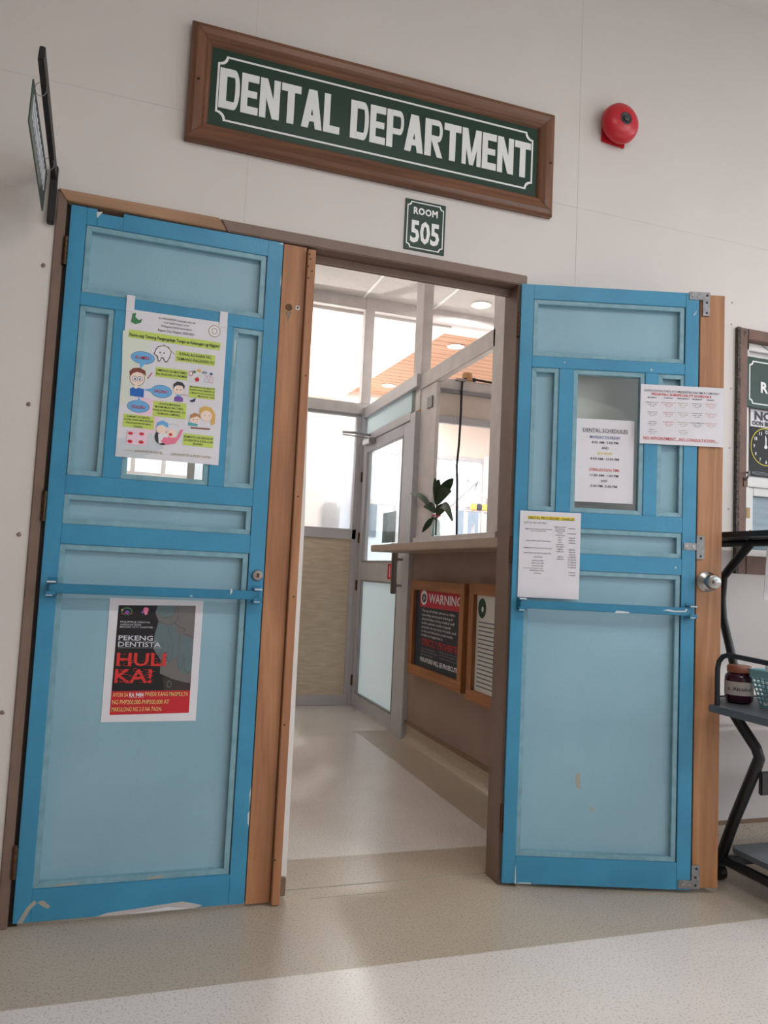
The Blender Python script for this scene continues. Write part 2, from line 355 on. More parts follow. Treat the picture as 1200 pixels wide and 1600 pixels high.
# ------------------------------------------------------------ print layouts (local metres on each sheet)
POSTER_CARE = [
  ('P','pale_green','tint',[(-0.0054,0.3863),(0.0764,0.3903),(0.0747,0.2499),(0.0249,0.1646),(0.0049,0.1623)]),
  ('P','pale_pink','tint',[(0.0529,0.1876),(0.1282,0.1846),(0.0994,0.0544),(0.0487,0.0886)]),
  ('P','pale_grey','tint',[(-0.0002,0.0523),(0.0975,0.0818),(0.1381,0.0384),(0.0733,0.0007),(0.0034,0.002)]),
  ('T','An INFOGRAPHIC Campaign under the',0.0956,0.2068,0.4374,0.0061,'ink',1),
  ('T','Oral Health Program of the',0.1125,0.188,0.4257,0.0061,'ink',1),
  ('T','Philippine Dental Association',0.1057,0.1973,0.4137,0.0064,'ink',1),
  ('T','Baguio City Chapter 2020-2021',0.0964,0.2052,0.3995,0.0073,'ink',1),
  ('P','lime','band',[(0.0119,0.3921),(0.2879,0.3889),(0.2866,0.364),(0.0115,0.3673)]),
  ('T','Paano ang Tamang Pangangalaga Tungo sa Kalusugan ng Ngipin?',0.0144,0.2847,0.3723,0.0096,'ink',2),
  ('P','leaf_green','emblem',[(0.0185,0.4419),(0.0293,0.4468),(0.0277,0.4333),(0.0383,0.4248),(0.0481,0.4303),(0.0445,0.4169),(0.0281,0.4105),(0.0154,0.4166),(0.0176,0.4277)]),
  ('E',0.2662,0.4234,0.0185,0.0192,'gold_line'),
  ('E',0.2662,0.4234,0.0165,0.0172,'paper'),
  ('E',0.2662,0.4234,0.0086,0.0098,'gold_line'),
  ('E',0.2662,0.4234,0.0067,0.0078,'paper'),
  ('P','lime','box',[(0.1541,0.3456),(0.2735,0.3457),(0.2741,0.3121),(0.154,0.3124)]),
  ('T','KAHALAGAHAN NG',0.1647,0.2613,0.3325,0.0098,'ink',1),
  ('T','TAMANG PAGSISIPILYO',0.1573,0.2722,0.3168,0.0097,'ink',1),
  ('P','lime','box',[(0.0978,0.2869),(0.1934,0.2872),(0.1931,0.256),(0.0976,0.2568)]),
  ('T','UMIWAS SA MATAMIS',0.1007,0.1901,0.274,0.0075,'ink',1),
  ('T','NA PAGKAIN AT INUMIN',0.1,0.1917,0.2625,0.0076,'ink',1),
  ('P','lime','box',[(0.2003,0.2407),(0.2793,0.2423),(0.2809,0.2041),(0.2004,0.2051)]),
  ('T','MAGSIPILYO NG MAAYO',0.2033,0.2787,0.2353,0.0053,'ink',1),
  ('T','NANG HINDI BABABA SA',0.2031,0.2793,0.2264,0.0053,'ink',1),
  ('T','2 MINUTO AT GAWIN SA',0.2049,0.2791,0.2168,0.0052,'ink',1),
  ('T','UMAGA AT GABI',0.2264,0.2793,0.2081,0.0052,'ink',1),
  ('P','lime','box',[(0.0975,0.181),(0.1964,0.1837),(0.1973,0.1339),(0.0977,0.1341)]),
  ('T','HUWAG MUNANG',0.1145,0.1785,0.1711,0.0064,'ink',1),
  ('T','MAGMUMOG NG TUBIG',0.1039,0.1876,0.161,0.0064,'ink',1),
  ('T','PAGKATAPOS MAGSIPILYO,',0.0986,0.1952,0.1505,0.0064,'ink',1),
  ('T','DUMURA LAMANG.',0.1121,0.1805,0.1407,0.0063,'ink',1),
  ('P','lime','box',[(0.0143,0.132),(0.1035,0.1316),(0.1044,0.0912),(0.0145,0.0928)]),
  ('T','GUMAMIT NG DENTAL',0.0232,0.0927,0.1224,0.0059,'ink',1),
  ('T','FLOSS PARA MALINISAN',0.018,0.1008,0.1131,0.0059,'ink',1),
  ('T','ANG PAGITAN NG MGA',0.0224,0.0958,0.1033,0.0058,'ink',1),
  ('T','NGIPIN',0.0463,0.0711,0.0932,0.0059,'ink',1),
  ('P','lime','box',[(0.1933,0.0901),(0.2843,0.0898),(0.2851,0.0526),(0.1934,0.0533)]),
  ('T','BUMISITA NG REGULAR',0.1962,0.2837,0.077,0.0068,'ink',1),
  ('T','SA DENTISTA KADA 6 NA',0.1954,0.284,0.0665,0.0068,'ink',1),
  ('T','BUWAN.',0.2245,0.2537,0.057,0.0064,'ink',1),
  ('T','LAFAAYETTE HOTEL',0.0548,0.1368,0.0189,0.007,'gold_line',1),
  ('T','LAFAAYETTE LUXURY SUITES',0.1612,0.2799,0.0188,0.0072,'gold_line',1),
  ('T','Sponsored by:',0.0232,0.0514,0.0203,0.0034,'gold_line',0),
  ('E',0.0579,0.3095,0.035,0.0198,'ink_blue'),
  ('E',0.0579,0.3095,0.0339,0.0186,'sky'),
  ('P','sky','box',[(0.0492,0.2944),(0.0661,0.2935),(0.053,0.273)]),
  ('T','ALAMIN !',0.0352,0.081,0.3044,0.0111,'red',1),
  ('E',0.1195,0.2123,0.0313,0.0199,'ink_blue'),
  ('E',0.1195,0.2123,0.0302,0.0187,'sky'),
  ('P','sky','box',[(0.0918,0.2201),(0.0908,0.2073),(0.0662,0.211)]),
  ('T','SAGAN !',0.0979,0.1397,0.2068,0.0111,'red',1),
  ('E',0.0557,0.1583,0.0326,0.0188,'ink_blue'),
  ('E',0.0557,0.1583,0.0314,0.0177,'sky'),
  ('P','sky','box',[(0.0486,0.1693),(0.0643,0.1731),(0.0544,0.1878)]),
  ('T','UGALIIN !',0.0336,0.0774,0.1514,0.011,'red',1),
  ('P','blue','box',[(0.0272,0.2103),(0.0397,0.2177),(0.0679,0.2132),(0.0686,0.1871),(0.0288,0.1887)]),
  ('E',0.046,0.2443,0.0222,0.0244,'ink'),
  ('E',0.046,0.2443,0.0207,0.0228,'skin'),
  ('P','hair_brown','box',[(0.0246,0.2475),(0.0217,0.263),(0.032,0.2742),(0.0504,0.2778),(0.0677,0.2709),(0.0715,0.2535),(0.0627,0.2611),(0.0439,0.2639),(0.0331,0.2585)]),
  ('E',0.0391,0.2422,0.0081,0.0079,'ink'),
  ('E',0.0391,0.2422,0.007,0.0067,'paper'),
  ('E',0.0539,0.2433,0.0081,0.0079,'ink'),
  ('E',0.0539,0.2433,0.007,0.0067,'paper'),
  ('E',0.0399,0.2415,0.0022,0.0036,'ink'),
  ('E',0.054,0.2425,0.0022,0.0035,'ink'),
  ('E',0.0441,0.2183,0.0066,0.0062,'skin'),
  ('P','red','box',[(0.0867,0.2674),(0.0894,0.2669),(0.0813,0.2527),(0.0789,0.2544)]),
  ('E',0.0777,0.2503,0.0022,0.0024,'red'),
  ('P','ink','box',[(0.0891,0.3258),(0.093,0.3404),(0.0998,0.3514),(0.1166,0.3566),(0.1321,0.3531),(0.1407,0.3389),(0.1373,0.3203),(0.1296,0.3043),(0.1239,0.3044),(0.1175,0.3156),(0.1118,0.3156),(0.1087,0.3044),(0.103,0.3048),(0.0994,0.3192)]),
  ('P','paper','box',[(0.0914,0.3261),(0.095,0.3395),(0.1011,0.3496),(0.1167,0.3546),(0.1307,0.3509),(0.1388,0.3387),(0.135,0.3208),(0.1283,0.307),(0.1248,0.3077),(0.1184,0.3185),(0.1108,0.3183),(0.1078,0.3074),(0.1043,0.3078),(0.1015,0.3215)]),
  ('E',0.1068,0.3326,0.0019,0.0028,'ink'),
  ('E',0.119,0.3327,0.0019,0.0028,'ink'),
  ('L','ink',0.0006,[(0.108,0.3264),(0.1119,0.3241),(0.1164,0.3259)]),
  ('L','hair_blond',0.0016,[(0.1156,0.3597),(0.1324,0.3479),(0.1534,0.3318)]),
  ('L','ink',0.0005,[(0.1148,0.3612),(0.1526,0.3325)]),
  ('E',0.2025,0.2791,0.0065,0.008,'red_line'),
  ('E',0.2025,0.2791,0.0046,0.006,'paper'),
  ('E',0.227,0.2916,0.0062,0.0048,'hair_blond'),
  ('E',0.2129,0.2857,0.0054,0.004,'leaf_green'),
  ('E',0.223,0.2626,0.0066,0.0068,'red'),
  ('E',0.2075,0.2619,0.0054,0.0048,'pale_green'),
  ('E',0.2309,0.2738,0.0046,0.0064,'pale_green'),
  ('E',0.2441,0.2877,0.0086,0.004,'grey'),
  ('E',0.2647,0.2854,0.0047,0.0041,'ink_blue'),
  ('L','red',0.0007,[(0.2462,0.2798),(0.2517,0.2723),(0.2572,0.2796)]),
  ('L','teal',0.0008,[(0.2449,0.2572),(0.2461,0.2684),(0.2559,0.2696),(0.2577,0.2588),(0.2449,0.2572)]),
  ('L','red_line',0.0008,[(0.2606,0.2571),(0.2605,0.2775),(0.2701,0.2747),(0.2704,0.2575),(0.2606,0.2571)]),
  ('P','purple','box',[(0.1595,0.2003),(0.1719,0.2038),(0.1845,0.2),(0.1846,0.1871),(0.1585,0.1873)]),
  ('E',0.1693,0.2256,0.0145,0.016,'skin'),
  ('P','ink','box',[(0.1541,0.2237),(0.1531,0.2397),(0.1639,0.2491),(0.1794,0.2478),(0.1878,0.2379),(0.1859,0.2256),(0.1801,0.237),(0.1647,0.2371),(0.1574,0.2322)]),
  ('E',0.1645,0.223,0.0015,0.002,'ink'),
  ('E',0.1753,0.2231,0.0015,0.002,'ink'),
  ('L','red',0.0014,[(0.1792,0.2099),(0.1974,0.2096)]),
  ('E',0.1707,0.2056,0.0076,0.0024,'sky'),
  ('P','navy','box',[(0.2042,0.1935),(0.2136,0.1978),(0.2229,0.2045),(0.2206,0.1921),(0.2115,0.1891)]),
  ('P','hair_blond','box',[(0.237,0.1548),(0.2374,0.173),(0.2517,0.1819),(0.2715,0.1789),(0.2853,0.1601),(0.2857,0.1297),(0.2751,0.1225),(0.269,0.1563)]),
  ('E',0.2584,0.1511,0.0175,0.0169,'skin'),
  ('E',0.2243,0.1352,0.0155,0.0152,'skin'),
  ('P','hair_tan','box',[(0.2087,0.1375),(0.2109,0.1499),(0.2229,0.1572),(0.2387,0.1529),(0.2418,0.1411),(0.2305,0.1472)]),
  ('E',0.2536,0.1526,0.0011,0.0016,'ink'),
  ('E',0.2684,0.153,0.0012,0.0016,'ink'),
  ('E',0.2196,0.1355,0.0012,0.0016,'ink'),
  ('E',0.2312,0.136,0.0012,0.0016,'ink'),
  ('P','teal','box',[(0.2056,0.1259),(0.234,0.1233),(0.2333,0.116),(0.2054,0.1163)]),
  ('P','hair_brown','box',[(0.2135,0.1115),(0.2726,0.1129),(0.2721,0.1088),(0.2137,0.1075)]),
  ('E',0.132,0.0715,0.0234,0.0245,'ink'),
  ('P','paper','box',[(0.1183,0.08),(0.1462,0.0869),(0.1518,0.0596),(0.1221,0.0507)]),
  ('P','sky','box',[(0.1119,0.1012),(0.114,0.1153),(0.1286,0.1228),(0.1449,0.1166),(0.1481,0.103),(0.1297,0.1058)]),
  ('E',0.1274,0.0948,0.0158,0.0139,'skin'),
  ('P','pink','box',[(0.1274,0.0572),(0.1449,0.049),(0.1711,0.0555),(0.1848,0.0789),(0.1918,0.1016),(0.1835,0.0987),(0.1737,0.0737),(0.1358,0.0719)]),
  ('E',0.1576,0.086,0.0144,0.0135,'skin'),
  ('E',0.1549,0.0818,0.0052,0.0047,'red'),
  ('L','ink',0.0005,[(0.1112,0.1011),(0.1148,0.0757),(0.1203,0.0505)]),
  ('L','grey',0.0008,[(0.1483,0.111),(0.1594,0.1162),(0.177,0.11)]),
  ('P','pale_pink','box',[(0.0288,0.0833),(0.0879,0.0848),(0.0884,0.0407),(0.0293,0.0388)]),
  ('E',0.0386,0.0738,0.0074,0.0047,'red'),
  ('E',0.0704,0.0751,0.0073,0.0047,'red'),
  ('E',0.0385,0.0491,0.0073,0.0051,'red'),
  ('E',0.0706,0.0499,0.0074,0.0051,'red'),
  ('L','grey',0.0006,[(0.0309,0.0797),(0.0496,0.0749),(0.0575,0.0785)]),
]
POSTER_FAKE = [
  ('P','black','panel',[(0.0261,0.3452),(0.2517,0.3506),(0.2515,0.0923),(0.0238,0.0907)]),
  ('P','red_panel','panel',[(0.0238,0.0907),(0.2514,0.093),(0.2521,0.0247),(0.0234,0.0208)]),
  ('P','sleeve','box',[(0.1382,0.3471),(0.2517,0.3506),(0.2512,0.1545),(0.25,0.1144),(0.2126,0.1192),(0.1582,0.1429),(0.1586,0.1826),(0.1346,0.2172),(0.1355,0.2586),(0.1444,0.3002),(0.1334,0.3255)]),
  ('P','handgrey','box',[(0.1446,0.297),(0.1921,0.2853),(0.2064,0.2599),(0.2075,0.1958),(0.1925,0.1861),(0.1824,0.1748),(0.171,0.1827),(0.1551,0.1889),(0.1362,0.2173),(0.1355,0.2586)]),
  ('P','handgrey','box',[(0.2095,0.26),(0.2514,0.2478),(0.2514,0.1513),(0.2332,0.14),(0.2165,0.1543),(0.2094,0.167)]),
  ('P','handgrey','box',[(0.1382,0.3471),(0.1879,0.3486),(0.1923,0.3304),(0.1808,0.314),(0.1561,0.3117),(0.1396,0.3257)]),
  ('P','trousers','box',[(0.1681,0.1335),(0.2508,0.1128),(0.2515,0.0923),(0.174,0.092)]),
  ('L','ink',0.0009,[(0.1373,0.3416),(0.1312,0.3222),(0.138,0.3033),(0.1572,0.2941),(0.1748,0.2881),(0.1915,0.2949),(0.2014,0.3113),(0.1999,0.3338),(0.1958,0.3482)]),
  ('L','ink',0.0007,[(0.142,0.3353),(0.1431,0.3194),(0.1593,0.3102),(0.1808,0.314),(0.1909,0.3271),(0.1911,0.3481)]),
  ('L','ink',0.0011,[(0.1915,0.2949),(0.2078,0.2857),(0.2242,0.2764),(0.2185,0.2666),(0.2381,0.2573),(0.2527,0.2527)]),
  ('L','ink',0.0007,[(0.2051,0.2792),(0.2091,0.2664),(0.2104,0.2471),(0.2084,0.183),(0.2132,0.1575),(0.2211,0.1559),(0.2241,0.1831),(0.2244,0.2024)]),
  ('L','ink',0.0007,[(0.1454,0.2396),(0.1644,0.2336),(0.1626,0.2144),(0.1515,0.1952)]),
  ('L','ink',0.0007,[(0.1784,0.2338),(0.1781,0.2146),(0.1714,0.1986),(0.1824,0.1748),(0.1915,0.202),(0.1907,0.2372)]),
  ('L','ink',0.0007,[(0.2295,0.196),(0.2283,0.1672),(0.2325,0.1512),(0.2455,0.1448),(0.251,0.1577)]),
  ('L','ink',0.0006,[(0.1582,0.1429),(0.1869,0.1303),(0.2126,0.1192),(0.25,0.1144)]),
  ('L','ink',0.0006,[(0.1734,0.2849),(0.1783,0.2594),(0.1885,0.2468)]),
  ('E',0.1876,0.1113,0.0068,0.0101,'handgrey'),
  ('E',0.1876,0.1113,0.0049,0.0079,'trousers'),
  ('E',0.0508,0.3279,0.0157,0.012,'leaf_green'),
  ('E',0.0509,0.3263,0.0127,0.0095,'black'),
  ('E',0.0516,0.3248,0.0066,0.0063,'purple'),
  ('L','red',0.001,[(0.0334,0.318),(0.0511,0.3232),(0.0695,0.3199)]),
  ('E',0.0369,0.3316,0.0027,0.0029,'hair_blond'),
  ('E',0.1052,0.3336,0.0079,0.0077,'pink'),
  ('E',0.1057,0.3263,0.0049,0.0083,'pink'),
  ('E',0.0965,0.326,0.0043,0.0039,'purple'),
  ('T','PHILIPPINE DENTAL',0.0344,0.1206,0.2937,0.0053,'silver',1),
  ('T','ASSOCIATION',0.0343,0.0935,0.2858,0.0053,'silver',1),
  ('T','BAGUIO CITY CHAPTER',0.0342,0.129,0.2786,0.0053,'silver',1),
  ('T','PEKENG',0.0323,0.1311,0.2419,0.0145,'silver',2),
  ('L','silver',0.0006,[(0.0324,0.2384),(0.1444,0.2398)]),
  ('T','DENTISTA',0.0325,0.1553,0.2227,0.0145,'silver',2),
  ('L','silver',0.0006,[(0.0332,0.219),(0.1598,0.2201)]),
  ('T','HULI',0.0314,0.1731,0.1664,0.0393,'huli',2),
  ('T','KA!',0.0298,0.1364,0.1158,0.0423,'huli',2),
  ('T','AYON SA',0.0281,0.0717,0.0744,0.0124,'cream',1),
  ('T','RA 9484',0.0747,0.1159,0.0741,0.0125,'white',2),
  ('L','white',0.0006,[(0.0747,0.0718),(0.1171,0.0715)]),
  ('T','PWEDE KANG MAGMULTA',0.1201,0.2458,0.0758,0.0127,'cream',1),
  ('T','NG PHP200,000-PHP500,000 AT',0.0278,0.1911,0.0524,0.0132,'cream',1),
  ('T','MAKULONG NG 2-5 NA TAON.',0.0276,0.1714,0.0313,0.0131,'cream',1),
]
SHEET_SCHEDULE = [
  ('T','DENTAL SCHEDULES',0.0305,0.1926,0.2522,0.0134,'ink',1),
  ('L','ink',0.0006,[(0.0293,0.2503),(0.1939,0.2503)]),
  ('T','MONDAY TO FRIDAY',0.0568,0.1668,0.23,0.0092,'ink_blue',1),
  ('L','ink_blue',0.0005,[(0.0569,0.2294),(0.1669,0.2291)]),
  ('T','8:00 AM- 5:00 PM',0.0637,0.1585,0.2111,0.0092,'ink',1),
  ('T','AND',0.1001,0.1241,0.1915,0.0092,'ink',1),
  ('T','SATURDAY',0.0835,0.1395,0.1715,0.0092,'yellow',1),
  ('T','8:00 AM- 12:00 PM',0.0607,0.1622,0.1521,0.0091,'ink',1),
  ('T','STERILIZATION TIME',0.0571,0.1649,0.1129,0.0091,'red',1),
  ('L','red',0.0005,[(0.0568,0.1117),(0.1651,0.112)]),
  ('T','11:30 AM- 1:00 PM',0.06,0.1613,0.0925,0.0092,'ink',1),
  ('T','AND',0.0992,0.1229,0.0732,0.0091,'ink',1),
  ('T','3:30 PM- 5:00 PM',0.0633,0.1576,0.054,0.0091,'ink',1),
]
SHEET_SUBSPECIALTY = [
  ('T','CONSULTATION STARTS AT 9 AM,REGISTRATION TIME IS 12 PM ONLY.',0.0126,0.2844,0.1889,0.0069,'ink',1),
  ('L','ink',0.0004,[(0.0127,0.1868),(0.2845,0.1892)]),
  ('T','PEDIATRIC SUBSPECIALTY SCHEDULE',0.0396,0.2544,0.1757,0.0083,'red',2),
  ('T','MONDAY',0.0254,0.0583,0.1647,0.0046,'ink',2),
  ('T','TUESDAY',0.0829,0.1167,0.1656,0.0046,'ink',2),
  ('T','WEDNESDAY',0.1306,0.1753,0.1664,0.0046,'ink',2),
  ('T','THURSDAY',0.1845,0.2221,0.1659,0.0047,'ink',2),
  ('T','FRIDAY',0.24,0.2663,0.1658,0.0046,'ink',2),
  ('T','NO APPOINTMENT....NO CONSULTATION....',0.0131,0.2821,0.016,0.0099,'red',1),
  ('L','red',0.0006,[(0.012,0.0152),(0.2822,0.015)]),
  ('T','DERMATOLOGY',0.019,0.0657,0.1475,0.0037,'grey_ink',1),
  ('T','8 AM - 12 PM',0.0265,0.0572,0.1405,0.0031,'grey_ink',1),
  ('T','Room 505',0.0334,0.0512,0.1345,0.0031,'grey_ink',1),
  ('T','GENETICS',0.0252,0.0608,0.1126,0.0037,'grey_ink',1),
  ('T','8 AM - 12 PM',0.0272,0.0579,0.1056,0.0031,'grey_ink',1),
  ('T','Room 505',0.0341,0.0519,0.0996,0.0031,'grey_ink',1),
  ('T','GASTRO',0.0296,0.0578,0.0781,0.0037,'grey_ink',1),
  ('T','8 AM - 12 PM',0.0279,0.0586,0.0711,0.0031,'grey_ink',1),
  ('T','Room 505',0.0348,0.0526,0.0651,0.0031,'grey_ink',1),
  ('T','ENT',0.0357,0.0529,0.0494,0.0037,'grey_ink',1),
  ('T','8 AM - 12 PM',0.0285,0.0592,0.0425,0.0031,'grey_ink',1),
  ('T','Room 505',0.0354,0.0532,0.0365,0.0031,'grey_ink',1),
  ('T','ENDOCRINOLOGY',0.074,0.1263,0.1485,0.0037,'rose',1),
  ('T','8 AM - 12 PM',0.0843,0.115,0.1415,0.0031,'rose',1),
  ('T','Room 505',0.0912,0.109,0.1355,0.0031,'rose',1),
  ('T','CARDIOLOGY',0.0793,0.1223,0.1136,0.0037,'rose',1),
  ('T','8 AM - 12 PM',0.0849,0.1157,0.1066,0.0031,'rose',1),
  ('T','Room 505',0.0918,0.1096,0.1006,0.0031,'rose',1),
  ('T','PULMONARY',0.0818,0.1211,0.0791,0.0037,'rose',1),
  ('T','8 AM - 12 PM',0.0856,0.1163,0.0721,0.0031,'rose',1),
  ('T','Room 505',0.0925,0.1103,0.0661,0.0031,'rose',1),
  ('T','NEUROLOGY',0.1328,0.1722,0.1494,0.0038,'olive',1),
  ('T','8 AM - 12 PM',0.1366,0.1674,0.1424,0.0031,'olive',1),
  ('T','Room 505',0.1435,0.1613,0.1364,0.0031,'olive',1),
  ('T','CARDIOLOGY',0.1315,0.1746,0.1145,0.0037,'olive',1),
  ('T','8 AM - 12 PM',0.1372,0.1679,0.1075,0.0031,'olive',1),
  ('T','Room 505',0.1441,0.1619,0.1015,0.0031,'olive',1),
  ('T','NEPHROLOGY',0.1321,0.1752,0.0799,0.0037,'olive',1),
  ('T','8 AM - 12 PM',0.1378,0.1685,0.073,0.0031,'olive',1),
  ('T','Room 505',0.1447,0.1625,0.067,0.0031,'olive',1),
  ('T','ALLERGY',0.1382,0.1701,0.0513,0.0037,'olive',1),
  ('T','8 AM - 12 PM',0.1383,0.169,0.0443,0.0031,'olive',1),
  ('T','Room 505',0.1451,0.1629,0.0384,0.003,'olive',1),
  ('T','NEUROLOGY',0.1836,0.223,0.1503,0.0038,'grey_ink',1),
  ('T','8 AM - 12 PM',0.1874,0.2182,0.1433,0.0031,'grey_ink',1),
  ('T','Room 505',0.1942,0.2121,0.1373,0.0031,'grey_ink',1),
  ('T','PULMONARY',0.1841,0.2235,0.1154,0.0037,'grey_ink',1),
  ('T','8 AM - 12 PM',0.1879,0.2187,0.1084,0.0031,'grey_ink',1),
  ('T','Room 505',0.1948,0.2126,0.1024,0.0031,'grey_ink',1),
  ('T','DEVELOPMENTAL',0.1782,0.2305,0.0808,0.0037,'grey_ink',1),
  ('T','8 AM - 12 PM',0.1885,0.2192,0.0738,0.0031,'grey_ink',1),
  ('T','Room 505',0.1953,0.2132,0.0678,0.0031,'grey_ink',1),
  ('T','HEMATOLOGY',0.2326,0.2757,0.1512,0.0038,'rose2',1),
  ('T','8 AM - 12 PM',0.2382,0.269,0.1442,0.0031,'rose2',1),
  ('T','Room 505',0.2451,0.263,0.1382,0.0031,'rose2',1),
  ('T','CARDIOLOGY',0.2331,0.2762,0.1162,0.0037,'rose2',1),
  ('T','8 AM - 12 PM',0.2387,0.2695,0.1093,0.0031,'rose2',1),
  ('T','Room 505',0.2456,0.2634,0.1033,0.0031,'rose2',1),
  ('T','NEPHROLOGY',0.2336,0.2767,0.0816,0.0037,'rose2',1),
  ('T','8 AM - 12 PM',0.2392,0.27,0.0747,0.0031,'rose2',1),
  ('T','Room 505',0.2461,0.2639,0.0687,0.0031,'rose2',1),
  ('L','pale_grey',0.0003,[(0.0136,0.1732),(0.0098,0.0323)]),
  ('L','pale_grey',0.0003,[(0.072,0.174),(0.068,0.033)]),
  ('L','pale_grey',0.0003,[(0.1286,0.1747),(0.1244,0.0336)]),
  ('L','pale_grey',0.0003,[(0.1773,0.1753),(0.1729,0.0342)]),
  ('L','pale_grey',0.0003,[(0.2273,0.176),(0.2226,0.0348)]),
  ('L','pale_grey',0.0003,[(0.2791,0.1766),(0.2742,0.0354)]),
]
SHEET_CHARGES = [
  ('P','highlight','band',[(0.0281,0.2852),(0.1934,0.2858),(0.1929,0.2734),(0.0276,0.2735)]),
  ('T','DENTAL PROCEDURE CHARGES',0.0291,0.1927,0.2735,0.0099,'ink',1),
  ('T','DENTAL PROCEDURES:',0.0156,0.0944,0.2583,0.0062,'grey_ink',0),
  ('T','IMMEDIATE SURGICAL INTERVENTION',0.0197,0.1141,0.2372,0.0037,'ink',1),
  ('T','(TOOTH EXTRACTION)',0.0398,0.0924,0.2306,0.0037,'ink',1),
  ('T','ORAL PROPHYLAXIS (CLEANING)',0.0235,0.1104,0.1958,0.0042,'ink',1),
  ('T','PERMANENT RESTORATION (FILLING)',0.0152,0.1149,0.1705,0.0041,'ink',1),
  ('T','TEMPORARY RESTORATION (FILLING)',0.0158,0.1134,0.153,0.0041,'ink',1),
  ('T','EXCAVATION',0.0518,0.0824,0.1398,0.0041,'ink',1),
  ('T','ALVEOLECTOMY',0.046,0.0877,0.1266,0.0041,'ink',1),
  ('T','OPERCULECTOMY',0.0434,0.0897,0.1176,0.0041,'ink',1),
  ('T','GINGIVECTOMY',0.0466,0.0875,0.1086,0.0041,'ink',1),
  ('T','CHRONIC SURGICAL CARE',0.0151,0.0853,0.1002,0.0037,'grey_ink',0),
  ('T','PERIAPICAL X-RAY',0.0401,0.0905,0.0921,0.0041,'ink',1),
  ('T','SUTURING',0.0536,0.08,0.0826,0.0041,'ink',1),
  ('T','SIMPLE TOOTH',0.1221,0.162,0.2475,0.0041,'ink',1),
  ('T','EXTRACTION',0.1257,0.1589,0.24,0.0041,'ink',1),
  ('T','COMPLICATED',0.1242,0.1607,0.2335,0.0041,'ink',1),
  ('T','TOOTH',0.1344,0.151,0.226,0.0042,'ink',1),
  ('T','EXTRACTION',0.1263,0.1595,0.2186,0.0041,'ink',1),
  ('T','LIGHT',0.1348,0.1514,0.2112,0.0041,'ink',1),
  ('T','HEAVY',0.1351,0.1517,0.203,0.0041,'ink',1),
  ('T','WITH',0.137,0.1503,0.1948,0.0041,'ink',1),
  ('T','FLUORIDE',0.1306,0.1571,0.1865,0.0041,'ink',1),
  ('T','TREATMENT',0.1292,0.159,0.1783,0.0041,'ink',1),
  ('T','SIMPLE',0.1344,0.1543,0.17,0.0041,'ink',1),
  ('T','COMPOUND',0.1313,0.1578,0.1618,0.0041,'ink',1),
  ('T','SIMPLE',0.1352,0.1551,0.1437,0.0041,'ink',1),
  ('T','COMPOUND',0.1321,0.1586,0.1356,0.0041,'ink',1),
  ('T','P300.00',0.1732,0.195,0.2438,0.0045,'ink',1),
  ('T','P1,000.00',0.1706,0.1986,0.226,0.0046,'ink',1),
  ('T','P250.00',0.1741,0.1959,0.2108,0.0045,'ink',1),
  ('T','P500.00',0.1744,0.1962,0.2022,0.0045,'ink',1),
  ('T','P600.00',0.1746,0.1964,0.1934,0.0046,'ink',1),
  ('T','P400.00',0.1753,0.1971,0.1696,0.0045,'ink',1),
  ('T','P500.00',0.1756,0.1973,0.1609,0.0046,'ink',1),
  ('T','P200.00',0.1758,0.1976,0.1524,0.0045,'ink',1),
  ('T','P2,000.00',0.173,0.2009,0.1437,0.0045,'ink',1),
  ('T','P6,000.00',0.1732,0.2012,0.1347,0.0045,'ink',1),
  ('T','P1,000.00',0.1735,0.2014,0.1256,0.0045,'ink',1),
  ('T','P1,500.00',0.1738,0.2017,0.1166,0.0045,'ink',1),
  ('T','P1,000.00',0.174,0.2019,0.108,0.0045,'ink',1),
  ('T','P150.00',0.1776,0.1993,0.09,0.0045,'ink',1),
  ('T','P100.00',0.1779,0.1996,0.0809,0.0045,'ink',1),
  ('L','pale_grey',0.0004,[(0.0134,0.2534),(0.0134,0.0663)]),
  ('L','pale_grey',0.0004,[(0.1194,0.2586),(0.1188,0.0713)]),
  ('L','pale_grey',0.0004,[(0.1662,0.2609),(0.1654,0.0735)]),
  ('L','pale_grey',0.0004,[(0.2015,0.2626),(0.2005,0.0752)]),
  ('L','pale_grey',0.0004,[(0.0134,0.2534),(0.2025,0.2552)]),
  ('L','pale_grey',0.0004,[(0.0136,0.1771),(0.2024,0.1788)]),
  ('L','pale_grey',0.0004,[(0.0137,0.1483),(0.2023,0.15)]),
  ('L','pale_grey',0.0004,[(0.014,0.0663),(0.2021,0.0679)]),
]
